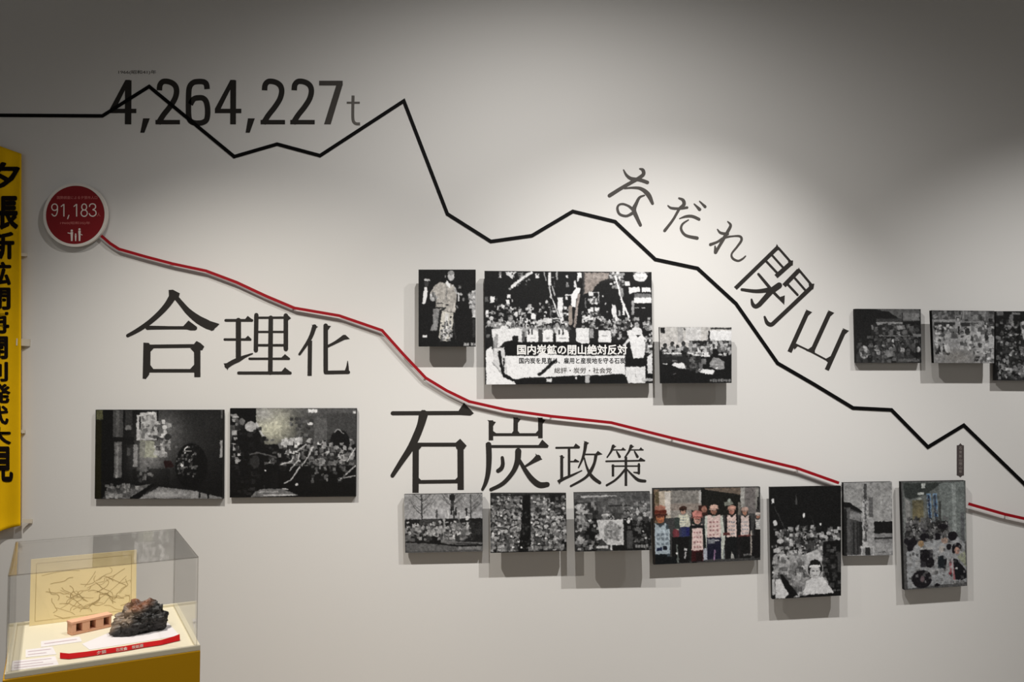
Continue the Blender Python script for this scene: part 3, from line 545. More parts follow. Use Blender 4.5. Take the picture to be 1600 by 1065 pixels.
p.ell(1300, 165, 115, 88, 222); p.rect(1180, 100, 1430, 112, 150); p.line([(1270, 190), (1350, 190)], 10, 170); p.poly([(1180, 240), (1270, 255), (1340, 262), (1400, 240), (1340, 300), (1220, 290)], 26); p.rect(1035, 250, 1118, 325, 226); p.poly([(1100, 350), (1292, 350), (1292, 425), (1190, 432), (1110, 470)], 225); p.rect(1320, 352, 1467, 426, 230); p.rect(1195, 455, 1470, 518, 112); p.rect(1190, 520, 1480, 616, 232); p.rect(1145, 575, 1193, 812, 160); p.rect(1200, 690, 1270, 705, 150); p.rect(1310, 690, 1380, 706, 190)
p.poly([(820, 650), (875, 650), (905, 850), (975, 920), (900, 945), (845, 860), (815, 820)], 226); p.rect(925, 735, 960, 835, 170); p.ell(715, 628, 16, 16, 190); p.ell(668, 505, 13, 18, 210); p.ell(740, 770, 14, 14, 150); p.rect(1190, 860, 1270, 1065, 166); p.rect(1410, 860, 1460, 905, 160); p.speck(1350, 940, 1490, 1065, 34, 8, 22, 60, 238, 6); p.speck(700, 880, 1180, 1060, 60, 8, 24, 16, 232, 7)
p.fr(750, 505, 10.65)                               # lower half
for x, y, r in ((400, 10, 34), (610, 40, 34), (870, 60, 42), (1140, 60, 46), (1380, 60, 46)): p.head(x, y, r, 130, 20, 226, w=2.2, h=5)
p.rect(95, 60, 190, 380, 26); p.poly([(190, 95), (300, 90), (560, 90), (530, 290), (410, 300), (310, 410), (240, 400), (200, 220)], 224); p.poly([(260, 180), (300, 180), (270, 560), (215, 560), (215, 300)], 140, .8); p.rect(100, 190, 170, 240, 100); p.rect(635, 90, 700, 312, 218); p.rect(700, 150, 745, 310, 90)
for x0, x1, y0 in ((778, 970, 140), (1045, 1212, 165), (1265, 1480, 150)): p.rect(x0, y0, x1, 312, 230); p.rect(x0 + 50, 245, x1 - 50, 262, 170)
for x in (810, 865, 1320, 1380): p.rect(x - 12, 110, x + 12, 190, 26)
p.rect(970, 100, 1045, 320, 60); p.rect(1215, 170, 1262, 320, 26)
p.poly([(95, 440), (190, 380), (230, 580), (340, 830), (540, 940), (590, 1020), (95, 1020)], 232); p.poly([(215, 420), (400, 400), (415, 540), (440, 850), (330, 830), (215, 640)], 205); p.line([(320, 470), (335, 640), (370, 800), (400, 880), (545, 940)], 46, 20); p.line([(395, 590), (390, 790)], 22, 22); p.line([(200, 650), (330, 800)], 20, 150)
p.rect(415, 330, 1491, 530, 15); p.poly([(430, 330), (470, 295), (620, 300), (620, 340)], 15)
p.poly([(415, 540), (945, 545), (1040, 470), (1130, 520), (1491, 540), (1491, 890), (690, 905), (640, 930), (560, 930), (440, 850)], 230); p.poly([(945, 545), (1020, 345), (1160, 345), (1130, 520)], 215, .0)
p.line([(1290, 600), (1180, 680), (1060, 800), (975, 855)], 52, 24); p.poly([(590, 1020), (620, 950), (690, 905), (1100, 905), (1240, 900), (1491, 880), (1491, 1030), (590, 1030)], 18); p.rect(1098, 925, 1192, 975, 215)
p.fr(880, 505, 10.65)
p.rect(-100, 330, 1045, 530, 15); p.rect(-100, 540, 1028, 875, 229); p.rect(0, 530, 1030, 545, 60); p.poly([(-80, 885), (500, 880), (980, 850), (1060, 900), (1075, 1010), (-80, 1010)], 18); p.rect(360, 880, 437, 1000, 178); p.rect(195, 895, 225, 930, 220); p.rect(200, 0, 1100, 75, 30, .4)
p.rect(218, 80, 436, 300, 222); p.poly([(218, 300), (436, 300), (436, 340), (300, 340)], 225); p.rect(240, 240, 436, 256, 240); p.rect(590, 120, 800, 320, 222); p.rect(600, 245, 800, 258, 240); p.rect(650, 205, 740, 218, 150); p.rect(440, 90, 510, 250, 150); p.rect(100, 110, 215, 320, 30); p.rect(510, 110, 588, 330, 24); p.rect(802, 110, 1000, 330, 26); p.speck(810, 60, 1060, 260, 24, 10, 24, 30, 200, 8); p.rect(845, 20, 880, 170, 180)
p.head(1230, 20, 52, 165, 40, 220, w=2.0, h=4); p.poly([(1100, 250), (1060, 130), (1130, 110), (1380, 250), (1365, 480), (1340, 580), (1170, 600), (1130, 420)], 226); p.poly([(990, 370), (1090, 250), (1120, 290), (1010, 400)], 220); p.poly([(1210, 200), (1300, 200), (1250, 235)], 26); p.rect(1045, 600, 1372, 722, 16); p.poly([(1040, 735), (1365, 735), (1365, 1010), (1080, 1010), (1030, 850)], 222); p.line([(1200, 850), (1205, 905), (1230, 915)], 12, 150)
p.rect(1385, 200, 1480, 560, 26); p.speck(1380, 60, 1500, 540, 26, 10, 26, 100, 240, 9); p.poly([(1400, 570), (1450, 520), (1485, 530), (1485, 850), (1405, 850)], 215); p.rect(1380, 855, 1490, 925, 18); p.rect(1310, 930, 1495, 980, 172); p.grain(3)
T4 = (('国内炭鉱の閉山絶対反対', 808, 538, 980, 554, 'pure_white', .028), ('国内炭を見直し、雇用と産炭地を守る石炭', 811, 558.5, 977, 568, 'line', .02), ('総評・炭労・社会党', 866, 574, 956, 583, 'grey', .012))
P_march = panel(p, 'large photo panel of a march behind a slogan banner', .055, texts=T4)
# --- 5 conference room
p = Photo([(1029, 510.5), (1143, 511), (1143, 598), (1031, 598.7)], 24).fr(1010, 490, 7.1)
p.vgrad(130, 140, 950, 420, (182, 180, 176), (196, 193, 190)); p.rect(340, 150, 400, 320, 140, .6); p.rect(430, 150, 600, 320, 206, .6); p.rect(148, 155, 198, 215, 22); p.rect(405, 158, 425, 185, 60); p.rect(700, 155, 945, 170, 30); p.rect(700, 185, 945, 300, 218); p.rect(680, 190, 700, 300, 30)
p.rect(140, 400, 950, 775, 18); p.rect(470, 300, 950, 420, 34)
for x, y, r in ((197, 355, 22), (275, 335, 22), (402, 335, 24), (335, 370, 20), (500, 330, 22), (560, 330, 22), (640, 345, 24), (700, 340, 24), (755, 340, 26), (840, 330, 30), (910, 340, 28)): p.head(x, y, r, 60, 20, 120 if x < 620 else 90, w=1.8, h=3)
p.speck(470, 310, 945, 470, 110, 8, 24, 16, 225, 3); p.rect(560, 375, 572, 430, 235); p.speck(150, 380, 520, 470, 40, 8, 20, 16, 190, 4)
for x0, x1, y in ((190, 265, 440), (280, 375, 438), (455, 510, 438), (500, 570, 455), (170, 215, 552), (610, 700, 468), (275, 325, 520), (180, 210, 405)): p.line([(x0, y), (x1, y + 4)], 12, 226)
p.rect(150, 450, 420, 540, 40, .7); p.rect(420, 480, 600, 620, 48, .7); p.poly([(265, 568), (300, 545), (405, 548), (428, 612), (350, 606)], 226); p.poly([(555, 635), (580, 608), (748, 628), (735, 676), (600, 655)], 230); p.rect(730, 390, 785, 480, 16); p.rect(600, 500, 655, 560, 110); p.poly([(695, 545), (740, 480), (790, 490), (860, 530), (860, 615), (780, 620), (700, 590)], 135); p.ell(775, 605, 10, 10, 230); p.rect(715, 560, 850, 575, 165)
p.speck(430, 470, 600, 640, 30, 8, 18, 16, 130, 6); p.rect(860, 470, 945, 720, 17); p.line([(280, 667), (310, 667)], 9, 110); p.caption(695, 725, 930, 755, 150); p.grain(4)
P_conf = panel(p, 'small photo panel of a meeting room with people at desks, right of the march photo', .082)
# --- 6 gathering at far right
p = Photo([(1333, 482.2), (1438.5, 482.7), (1439.6, 566.6), (1335, 566.6)], 28).fr(1310, 460, 5.517)
p.poly([(300, 125), (705, 125), (705, 225), (560, 230), (430, 160)], 92); p.poly([(130, 125), (300, 125), (430, 150), (550, 225), (300, 230), (130, 330)], 26); p.rect(315, 208, 545, 235, 60); p.rect(315, 236, 550, 262, 140); p.rect(545, 160, 552, 225, 30); p.rect(555, 160, 700, 220, 118); p.rect(270, 262, 700, 345, 38); p.speck(270, 262, 700, 345, 60, 7, 18, 20, 120, 2); p.rect(495, 265, 570, 300, 130)
p.crowd(290, 355, 690, 430, 26, 12, 18, 5, (40, 120), (18, 70), .1); p.line([(340, 355), (610, 356)], 10, 110); p.rect(640, 338, 715, 362, 130); p.crowd(150, 380, 690, 500, 16, 20, 30, 6, (60, 190), (20, 80), .0)
p.ell(200, 495, 42, 55, 150); p.ell(195, 470, 26, 26, 180); p.ell(312, 460, 24, 26, 160); p.poly([(365, 520), (375, 480), (470, 475), (480, 525), (365, 550)], 118); p.ell(378, 430, 13, 26, 150); p.ell(460, 400, 12, 13, 200); p.ell(540, 460, 14, 18, 140); p.speck(140, 360, 700, 580, 110, 6, 18, 20, 120, 8, .7); p.rect(505, 552, 700, 576, 92); p.rect(665, 380, 672, 560, 20); p.grain(5)
P_gather = panel(p, 'dim small photo panel of a seated crowd before a stage, right of 山', .030)
# --- 7 procession
p = Photo([(1452, 484.5), (1553.5, 485.5), (1553, 567), (1455.5, 566.8)], 120).fr(1310, 460, 5.517)
p.rect(780, 130, 1345, 215, 72); p.speck(800, 135, 1340, 215, 90, 8, 22, 40, 150, 2); p.rect(800, 215, 1000, 235, 150); p.rect(1030, 235, 1220, 250, 160); p.rect(800, 240, 1280, 275, 46); p.rect(860, 330, 1250, 470, 150); p.rect(800, 470, 1345, 590, 128)
p.crowd(820, 285, 1000, 320, 14, 12, 16, 3, (80, 190), (30, 190), .3); p.crowd(1050, 285, 1130, 330, 6, 12, 16, 4, (80, 190), (60, 190), .3); p.speck(805, 270, 1010, 330, 50, 7, 14, 20, 205, 5); p.head(1015, 215, 18, 190, 40, 150, w=1.6, h=4.2); p.rect(1015, 270, 1030, 345, 30)
p.poly([(1130, 300), (1245, 240), (1245, 430), (1150, 430), (1120, 360)], 160); p.speck(1110, 250, 1250, 430, 50, 8, 18, 70, 210, 6); p.head(1100, 320, 24, 60, 30, 175, w=1.9, h=5.2); p.ell(1095, 440, 50, 30, 170); p.speck(1045, 360, 1150, 480, 34, 8, 16, 40, 225, 7); p.rect(1150, 440, 1200, 460, 60)
p.ell(830, 390, 26, 30, 180); p.rect(805, 330, 855, 345, 190); p.poly([(805, 440), (880, 420), (900, 500), (940, 500), (930, 520), (810, 510)], 30); p.poly([(880, 440), (920, 420), (945, 500), (900, 505)], 190); p.speck(805, 350, 900, 510, 26, 6, 14, 20, 210, 8)
p.poly([(1170, 590), (1170, 500), (1290, 420), (1345, 440), (1345, 590)], 150); p.speck(1170, 420, 1345, 590, 70, 8, 20, 30, 215, 9); p.poly([(1245, 240), (1345, 240), (1345, 350), (1260, 400)], 50); p.ell(1300, 250, 34, 34, 165); p.poly([(1290, 350), (1345, 335), (1345, 460), (1290, 460)], 178); p.speck(1240, 200, 1345, 340, 30, 8, 18, 20, 190, 10); p.rect(1270, 560, 1345, 578, 110); p.glow(1000, 540, 150, 60, (132, 128, 122), .6); p.grain(5)
P_process = panel(p, 'photo panel of people walking in procession across an open yard, partly behind the crowd panel', .077)
# --- 8 dense crowd, cut by the right edge
p = Photo([(1551, 486), (1660, 486), (1660, 608 - 13), (1551.5, 594)], 26).fr(1540, 480, 7.607)
p.crowd(100, 130, 900, 800, 80, 22, 44, 5, (40, 150), (14, 60), .12); p.rect(100, 45, 180, 100, 92); p.rect(285, 65, 385, 90, 110); p.ell(280, 125, 26, 40, 110); p.poly([(385, 180), (460, 155), (900, 150), (900, 390), (430, 390)], 165); p.rect(340, 180, 400, 560, 18, .8)
for x, y, w_, h_ in ((270, 335, 44, 24), (345, 322, 52, 24), (240, 425, 30, 18), (160, 420, 30, 26), (270, 565, 40, 40), (340, 555, 24, 30), (405, 540, 34, 48), (195, 640, 28, 44), (140, 672, 40, 26), (210, 740, 80, 34), (212, 820, 34, 54), (140, 770, 22, 60), (380, 790, 34, 40), (340, 845, 18, 24), (440, 735, 50, 70), (425, 470, 36, 34), (240, 632, 20, 20)): p.ell(x, y, w_ / 2, h_ / 2, 185, .9)
p.speck(105, 150, 900, 850, 320, 6, 18, 12, 150, 7, .8); p.rect(95, 640, 110, 860, 12); p.grain(5)
P_dense = panel(p, 'crowd photo panel cut off by the right edge, overlapping the procession panel', .040)
# --- 9 rally under bare trees
p = Photo([(631.5, 772.3), (753.5, 770.5), (754, 861), (633.3, 863.4)], 60).fr(610, 750, 6.656)
p.vgrad(135, 130, 960, 420, (150, 150, 150), (172, 172, 174)); R9 = np.random.RandomState(5)
def tree(x, y0, y1, w_, n):
    p.line([(x, y1), (x, y0)], w_, 50)
    for i in range(n):
        yy = y0 + (y1 - y0) * R9.uniform(.15, .85); s_ = R9.choice([-1, 1]); L_ = R9.uniform(50, 150); p.line([(x, yy), (x + s_ * L_ * .5, yy - L_ * .4), (x + s_ * L_, yy - L_ * R9.uniform(.7, 1.3))], R9.uniform(3, 7), 72, .8)
tree(325, 150, 400, 16, 20); tree(645, 140, 300, 34, 16); tree(835, 150, 400, 14, 22); p.rect(615, 150, 670, 210, 30); p.rect(680, 145, 955, 330, 120, .35); p.rect(140, 150, 270, 400, 120, .3)
p.rect(150, 400, 960, 650, 30); p.rect(300, 405, 500, 480, 62)
for x, y, b_ in ((480, 330, 70), (600, 340, 200), (635, 300, 30), (680, 310, 30), (720, 340, 190), (790, 320, 26), (660, 350, 50), (710, 370, 120)): p.rect(x - 9, y - 30, x + 9, y + 60, b_)
p.crowd(170, 440, 940, 560, 30, 18, 28, 8, (100, 200), (20, 120), .3); p.ell(480, 540, 50, 50, 170, .9); p.ell(270, 510, 60, 50, 130, .7); p.ell(690, 490, 60, 60, 130, .7); p.rect(545, 400, 570, 600, 150); p.rect(790, 440, 815, 520, 190); p.ell(800, 400, 20, 24, 210); p.ell(270, 455, 22, 16, 200); p.speck(170, 430, 880, 620, 150, 6, 16, 18, 205, 9, .85)
p.rect(840, 410, 960, 650, 26, .8); p.poly([(155, 650), (560, 660), (960, 690), (960, 770), (155, 770)], 92); p.line([(560, 640), (950, 665)], 8, 120); p.line([(160, 640), (440, 655), (700, 690), (950, 685)], 16, 20); p.line([(160, 745), (960, 745)], 8, 66); p.caption(700, 702, 945, 726, 150); p.grain(5)
P_rally = panel(p, 'grey photo panel of a sit-in under bare trees, left end of the lower row', .036)
# --- 10 massed helmets
p = Photo([(766, 770.3), (884.5, 770.3), (885.3, 860.2), (766.3, 863.4)], 60).fr(740, 750, 6.2625)
p.rect(160, 125, 910, 720, 46); p.rect(290, 155, 490, 330, 130, .7); p.rect(560, 150, 700, 300, 104, .7); p.rect(740, 130, 905, 240, 30); p.poly([(820, 260), (860, 220), (905, 210), (905, 350), (820, 340)], 112)
p.crowd(170, 170, 480, 620, 90, 15, 28, 3, (90, 190), (20, 120), .35); p.crowd(565, 220, 900, 620, 80, 15, 28, 4, (90, 190), (16, 110), .4); p.speck(165, 150, 480, 700, 180, 6, 15, 20, 195, 5, .8); p.speck(560, 160, 905, 700, 170, 6, 15, 16, 205, 6, .8)
p.poly([(485, 150), (555, 140), (560, 640), (530, 700), (440, 700), (470, 400)], 16); p.speck(470, 300, 560, 690, 30, 5, 9, 14, 70, 7); p.line([(170, 150), (480, 152)], 12, 30); p.rect(750, 150, 800, 220, 24); p.rect(165, 700, 905, 712, 16)
for x, y in ((270, 348), (570, 420), (740, 290), (190, 520), (725, 365), (370, 550), (620, 540), (705, 578), (250, 520), (440, 605), (640, 632), (385, 662), (468, 662)): p.ell(x, y, 11, 10, 235)
p.caption(532, 658, 772, 684, 150); p.caption(790, 658, 890, 680, 170); p.grain(5)
P_mass = panel(p, 'photo panel of massed helmeted miners split by a black post, under 炭', .075)
# --- 11 banner with portrait
p = Photo([(896, 769.5), (1015.5, 767.7), (1018, 859), (898, 861.5)], 60).fr(880, 750, 5.919)
p.rect(90, 105, 840, 300, 84); p.speck(100, 150, 820, 290, 150, 8, 26, 48, 130, 2, .6); p.poly([(160, 135), (500, 135), (500, 145), (160, 155)], 170); p.line([(420, 235), (600, 235)], 10, 34); p.speck(560, 200, 810, 340, 80, 6, 12, 40, 190, 3)
p.crowd(300, 300, 830, 400, 20, 18, 24, 5, (110, 200), (20, 110), .6); p.rect(560, 380, 830, 655, 20); p.speck(600, 380, 830, 650, 60, 6, 14, 16, 120, 6); p.rect(585, 470, 640, 640, 70); p.ell(605, 388, 14, 14, 210); p.ell(740, 480, 9, 9, 190); p.ell(765, 545, 12, 10, 210)
p.rect(100, 200, 300, 660, 40); p.ell(150, 240, 50, 30, 190); p.ell(170, 290, 60, 22, 170); p.rect(120, 320, 200, 460, 120); p.poly([(190, 420), (230, 330), (310, 360), (340, 560), (300, 655), (120, 655)], 18); p.ell(242, 372, 13, 16, 200); p.line([(110, 470), (170, 440)], 18, 170); p.ell(155, 545, 34, 44, 160); p.ell(320, 530, 34, 26, 180); p.speck(105, 200, 330, 655, 90, 7, 18, 18, 190, 7, .75)
p.poly([(310, 365), (555, 365), (555, 605), (400, 600), (330, 520)], 196); p.poly([(380, 430), (430, 370), (520, 420), (530, 480), (490, 560), (400, 540)], 138); p.speck(380, 390, 530, 560, 80, 6, 12, 90, 200, 8, .7); p.rect(560, 370, 585, 640, 24); p.rect(300, 610, 410, 632, 190); p.rect(430, 600, 445, 650, 200); p.rect(450, 605, 560, 655, 18); p.caption(665, 607, 800, 632, 190); p.grain(5)
P_flag = panel(p, 'photo panel of men beside a white flag with a grey emblem, under 策', .110)
# --- 12 colour photo of women in vests
p = Photo([(1018.6, 762.8), (1187.7, 760.3), (1188, 874.4), (1020, 881.7)], 60).fr(1015, 755, 7.887)
p.rect(30, 60, 110, 480, (120, 96, 72)); p.rect(60, 90, 105, 230, (92, 78, 52)); p.rect(110, 80, 255, 420, (188, 172, 150)); p.rect(180, 90, 250, 380, (206, 198, 188)); p.rect(250, 75, 635, 420, (140, 134, 126)); p.rect(280, 80, 580, 260, (128, 124, 118)); p.rect(600, 80, 632, 280, (176, 174, 170)); p.rect(250, 240, 640, 330, (156, 134, 120), .5)
p.fr(1100, 755, 8.189)
p.rect(-40, 50, 470, 420, (26, 26, 22)); p.poly([(0, 50), (480, 50), (470, 150), (250, 110), (0, 70)], (108, 92, 78)); p.rect(465, 50, 520, 320, (156, 154, 148)); p.rect(520, 50, 660, 400, (112, 106, 104)); p.rect(655, 50, 700, 350, (130, 128, 122)); p.rect(680, 180, 700, 350, (26, 24, 24)); p.ell(320, 218, 24, 22, (150, 160, 150)); p.poly([(250, 240), (350, 235), (380, 270), (260, 300)], (120, 124, 112)); p.rect(430, 250, 470, 420, (110, 104, 96))
V1 = (222, 190, 182); SK = (176, 118, 92)
def person(x, y, r, hat, face, vest, vw, vh, trousers, arms=(26, 24, 26), yb=1000, hair=(34, 22, 18)):
    p.poly([(x - vw * .75, y + r * 1.5), (x + vw * .75, y + r * 1.5), (x + vw * .95, y + vh), (x + vw * .8, yb), (x - vw * .8, yb), (x - vw * .95, y + vh)], arms)
    p.rect(x - vw * .62, y + vh * .9, x + vw * .62, yb, trousers); p.poly([(x - vw * .55, y + r * 1.2), (x - r * .5, y + r * 1.5), (x, y + r * 2.0), (x + r * .5, y + r * 1.5), (x + vw * .55, y + r * 1.2), (x + vw * .6, y + vh), (x - vw * .6, y + vh)], vest)
    p.ell(x, y, r * .95, r * 1.15, hair); p.ell(x, y + r * .3, r * .72, r * .95, face); p.rect(x - r * .5, y + r * .12, x + r * .5, y + r * .28, (70, 44, 36)); p.rect(x - r * .28, y + r * .78, x + r * .28, y + r * .9, (120, 60, 50))
    if hat: p.ell(x, y - r * .55, r * 1.05, r * .75, hat); p.rect(x - r * 1.2, y - r * .3, x + r * 1.2, y - r * .05, tuple(c * .6 for c in hat))
    st = np.random.RandomState(int(x))
    for k in range(4):
        yy = y + vh * (.42 + .15 * k)
        for j in range(3): p.rect(x - vw * .4 + j * vw * .3, yy, x - vw * .4 + j * vw * .3 + vw * .18, yy + vh * .05, (150, 84, 88) if vest == V1 else (90, 110, 130), .75)
person(690, 430, 34, (196, 182, 172), SK, (190, 186, 180), 60, 190, (24, 22, 22)); person(520, 370, 44, (200, 160, 144), SK, (212, 188, 180), 92, 330, (22, 22, 22)); person(350, 350, 50, (214, 150, 128), (190, 120, 100), (216, 186, 176), 104, 360, (20, 22, 24)); person(120, 340, 54, (220, 172, 152), (150, 96, 74), V1, 150, 370, (24, 24, 48), (190, 196, 184))
p.rect(40, 730, 130, 790, (120, 124, 132)); p.rect(130, 740, 190, 760, (170, 170, 175)); p.line([(600, 640), (600, 960)], 18, (170, 160, 150)); p.rect(430, 690, 610, 710, (110, 40, 38), .8); p.rect(235, 650, 330, 690, (90, 40, 38)); p.line([(130, 880), (120, 1000)], 20, (150, 110, 150)); p.line([(245, 880), (245, 1000)], 16, (130, 140, 140)); p.poly([(330, 1000), (350, 910), (390, 1000)], (170, 170, 165)); p.caption(500, 945, 700, 968, 150); p.poly([(605, 700), (720, 700), (720, 980), (605, 980)], (22, 20, 22)); p.line([(600, 640), (600, 960)], 14, (170, 160, 150))
p.fr(1015, 755, 7.887)
person(540, 330, 0.1, None, SK, (30, 40, 30), 40, 200, (20, 20, 20)); p.rect(595, 270, 705, 400, (60, 30, 24)); p.ell(665, 320, 34, 44, (170, 108, 88))
person(405, 325, 42, (60, 34, 26), (196, 146, 120), (208, 206, 180), 96, 210, (50, 54, 84), (176, 178, 160), 900); p.rect(380, 540, 500, 700, (40, 48, 96)); p.rect(440, 540, 490, 650, (26, 30, 100)); p.rect(300, 420, 360, 560, (52, 62, 58)); p.ell(310, 620, 42, 60, (120, 44, 54)); p.rect(260, 660, 480, 990, (20, 20, 20))
person(580, 430, 60, (206, 112, 100), (196, 146, 128), V1, 118, 410, (60, 14, 18), (26, 32, 30), 980); p.ell(580, 370, 62, 40, (206, 120, 108)); p.rect(505, 520, 650, 560, (22, 22, 26)); p.rect(560, 860, 640, 985, (34, 14, 16))
person(120, 390, 74, (122, 52, 34), (190, 104, 60), (172, 190, 200), 130, 470, (18, 24, 28), (60, 74, 84), 990); p.ell(120, 290, 70, 34, (178, 108, 84)); p.rect(40, 320, 200, 352, (110, 36, 20)); p.rect(55, 560, 235, 870, (168, 186, 198)); p.rect(70, 790, 140, 830, (24, 34, 70)); p.rect(150, 770, 200, 820, (22, 26, 40))
for yy in (610, 665, 725):
    for xx in (75, 130, 185): p.rect(xx, yy, xx + 34, yy + 32, (96, 110, 122), .8)
p.rect(50, 905, 320, 1000, (16, 20, 22)); p.line([(325, 770), (335, 980)], 22, (96, 104, 100)); p.ell(322, 868, 14, 12, 235); p.rect(415, 805, 450, 840, 205); p.line([(430, 860), (420, 930)], 20, 170); p.rect(650, 820, 700, 970, (156, 160, 176)); p.rect(270, 60, 274, 320, (110, 106, 100)); p.rect(30, 60, 50, 1000, (40, 30, 24)); p.grain(7)
p.a = p.a * .72 + p.a.mean(2, keepdims=True) * .28
P_vests = panel(p, 'colour photo panel of women in pale vests and red helmets standing in line', .042)
# --- 13 night rally, tall
p = Photo([(1201, 761), (1314, 759), (1314, 930), (1204.6, 935.6)], 20).fr(1190, 740, 4.438)
p.rect(60, 165, 76, 198, 225); p.ell(80, 335, 15, 22, 200); p.line([(75, 220), (160, 400)], 5, 60); p.poly([(225, 210), (232, 130), (242, 210)], 70); p.ell(285, 288, 8, 16, 238); p.ell(403, 355, 6, 10, 238); p.line([(330, 290), (370, 380)], 4, 50)
p.crowd(80, 380, 540, 520, 50, 10, 18, 3, (60, 190), (16, 110), .35); p.crowd(80, 500, 400, 700, 20, 20, 36, 4, (110, 200), (90, 200), .45, .2); p.speck(70, 370, 545, 560, 160, 5, 15, 14, 200, 5, .85)
for x, y, w_, h_ in ((115, 465, 50, 34), (135, 590, 60, 70), (90, 530, 50, 34), (190, 470, 26, 40), (340, 430, 26, 38), (420, 440, 24, 26), (460, 420, 34, 26), (525, 462, 40, 26)): p.ell(x, y, w_ / 2, h_ / 2, 190, .9)
p.poly([(300, 560), (380, 530), (420, 600), (410, 640), (300, 640)], 186); p.poly([(420, 480), (550, 470), (550, 850), (480, 830), (430, 700), (420, 600)], 18); p.speck(420, 500, 550, 800, 60, 6, 14, 12, 90, 8, .7); p.rect(525, 560, 548, 700, 62); p.poly([(65, 620), (150, 640), (260, 800), (250, 850), (75, 865)], 80); p.speck(70, 600, 300, 850, 110, 8, 22, 60, 205, 6, .7); p.poly([(110, 700), (130, 700), (240, 850), (150, 860)], 18); p.poly([(75, 730), (110, 730), (170, 840), (130, 865), (75, 865)], 205)
p.poly([(270, 850), (300, 750), (350, 725), (420, 730), (490, 830), (495, 845)], 206); p.ell(362, 670, 58, 66, 176); p.ell(362, 670, 52, 60, 24); p.ell(362, 690, 38, 44, 190); p.rect(320, 640, 400, 658, 222); p.poly([(320, 640), (330, 610), (365, 600), (400, 620), (405, 640)], 24); p.rect(340, 682, 356, 688, 80); p.rect(370, 682, 386, 688, 80); p.rect(352, 712, 376, 717, 110); p.caption(490, 822, 545, 834, 130); p.grain(5)
P_night = panel(p, 'tall photo panel of a night rally with a headband wearer in front', .062)
# --- 14 station building
p = Photo([(1315, 754), (1393.5, 752.4), (1395, 866.9), (1316, 868)], 150).fr(1190, 740, 4.438)
p.vgrad(550, 60, 915, 330, (142, 142, 141), (156, 156, 155)); p.poly([(550, 190), (600, 195), (690, 258), (690, 268), (550, 250)], 22); p.poly([(550, 220), (680, 268), (680, 560), (550, 560)], 70); p.poly([(600, 250), (680, 275), (675, 330), (600, 310)], 128); p.rect(575, 230, 602, 560, 84); p.rect(555, 240, 578, 570, 30)
for x in (620, 648): p.rect(x, 330, x + 14, 560, 44)
p.rect(665, 330, 690, 500, 36); p.rect(775, 330, 915, 415, 24); p.rect(775, 415, 915, 570, 128); p.line([(775, 450), (915, 446)], 12, 44); p.rect(780, 480, 915, 560, 148); p.line([(805, 545), (855, 543)], 5, 80)
p.rect(703, 65, 725, 180, 66); p.poly([(692, 180), (728, 180), (728, 500), (692, 500)], 176); p.rect(708, 170, 722, 470, 90); p.speck(703, 170, 727, 470, 30, 4, 9, 60, 190, 3); p.rect(738, 160, 768, 320, 92); p.rect(735, 300, 775, 505, 158); p.rect(675, 500, 775, 515, 190); p.rect(678, 500, 688, 568, 195); p.rect(765, 500, 775, 568, 180); p.rect(710, 510, 745, 565, 44); p.grain(4)
P_station = panel(p, 'small grey photo panel of a low building with an upright sign pillar', .030)
# --- 15 corridor sit-in colour
p = Photo([(1404.5, 752.3), (1508.3, 750.5), (1511, 914.8), (1409.7, 921.3)], 80).fr(1400, 745, 5.913)
p.vgrad(40, 40, 660, 620, (84, 88, 86), (128, 132, 130)); p.poly([(50, 50), (440, 50), (260, 160), (120, 200), (60, 180)], (52, 56, 54)); p.poly([(390, 60), (640, 40), (640, 640), (480, 500), (400, 420)], (112, 118, 116)); p.rect(520, 60, 560, 560, (138, 144, 142)); p.rect(600, 340, 640, 640, (92, 94, 96)); p.poly([(60, 190), (110, 220), (110, 460), (60, 560)], (132, 132, 130)); p.rect(130, 210, 240, 420, (92, 88, 70)); p.glow(190, 330, 50, 70, (124, 114, 84), .7)
p.rect(225, 52, 265, 100, (176, 180, 176)); p.rect(185, 138, 248, 160, (176, 180, 176)); p.ell(198, 198, 26, 10, (150, 154, 148)); p.rect(390, 220, 412, 430, (60, 62, 60))
for x in (270, 330): p.poly([(x, 150), (x + 44, 150), (x + 52, 460), (x + 20, 460)], (110, 136, 160)); p.line([(x + 22, 170), (x + 34, 440)], 18, (36, 50, 76)); p.speck(x + 5, 160, x + 44, 440, 24, 6, 10, 40, 150, int(x), .5)
p.rect(60, 420, 480, 620, (54, 52, 56)); p.crowd(80, 400, 470, 600, 40, 18, 28, 5, (90, 170), (40, 150), 0); p.speck(60, 380, 470, 620, 90, 8, 18, 20, 130, 6, .8)
p.poly([(60, 700), (140, 620), (560, 560), (640, 640), (650, 1000), (60, 1030)], (150, 152, 154)); p.speck(80, 620, 640, 1000, 60, 10, 26, 110, 176, 9, .6)
for x, y, rx, ry in ((110, 600, 60, 46), (100, 650, 34, 34), (425, 465, 52, 26), (520, 560, 48, 46), (370, 560, 36, 34), (245, 560, 46, 36), (240, 730, 48, 60), (290, 800, 44, 50), (415, 800, 42, 60), (560, 660, 46, 36), (530, 690, 22, 34), (205, 950, 100, 84), (480, 660, 24, 30), (60, 590, 20, 30)): p.ell(x, y, rx, ry, (26, 24, 28))
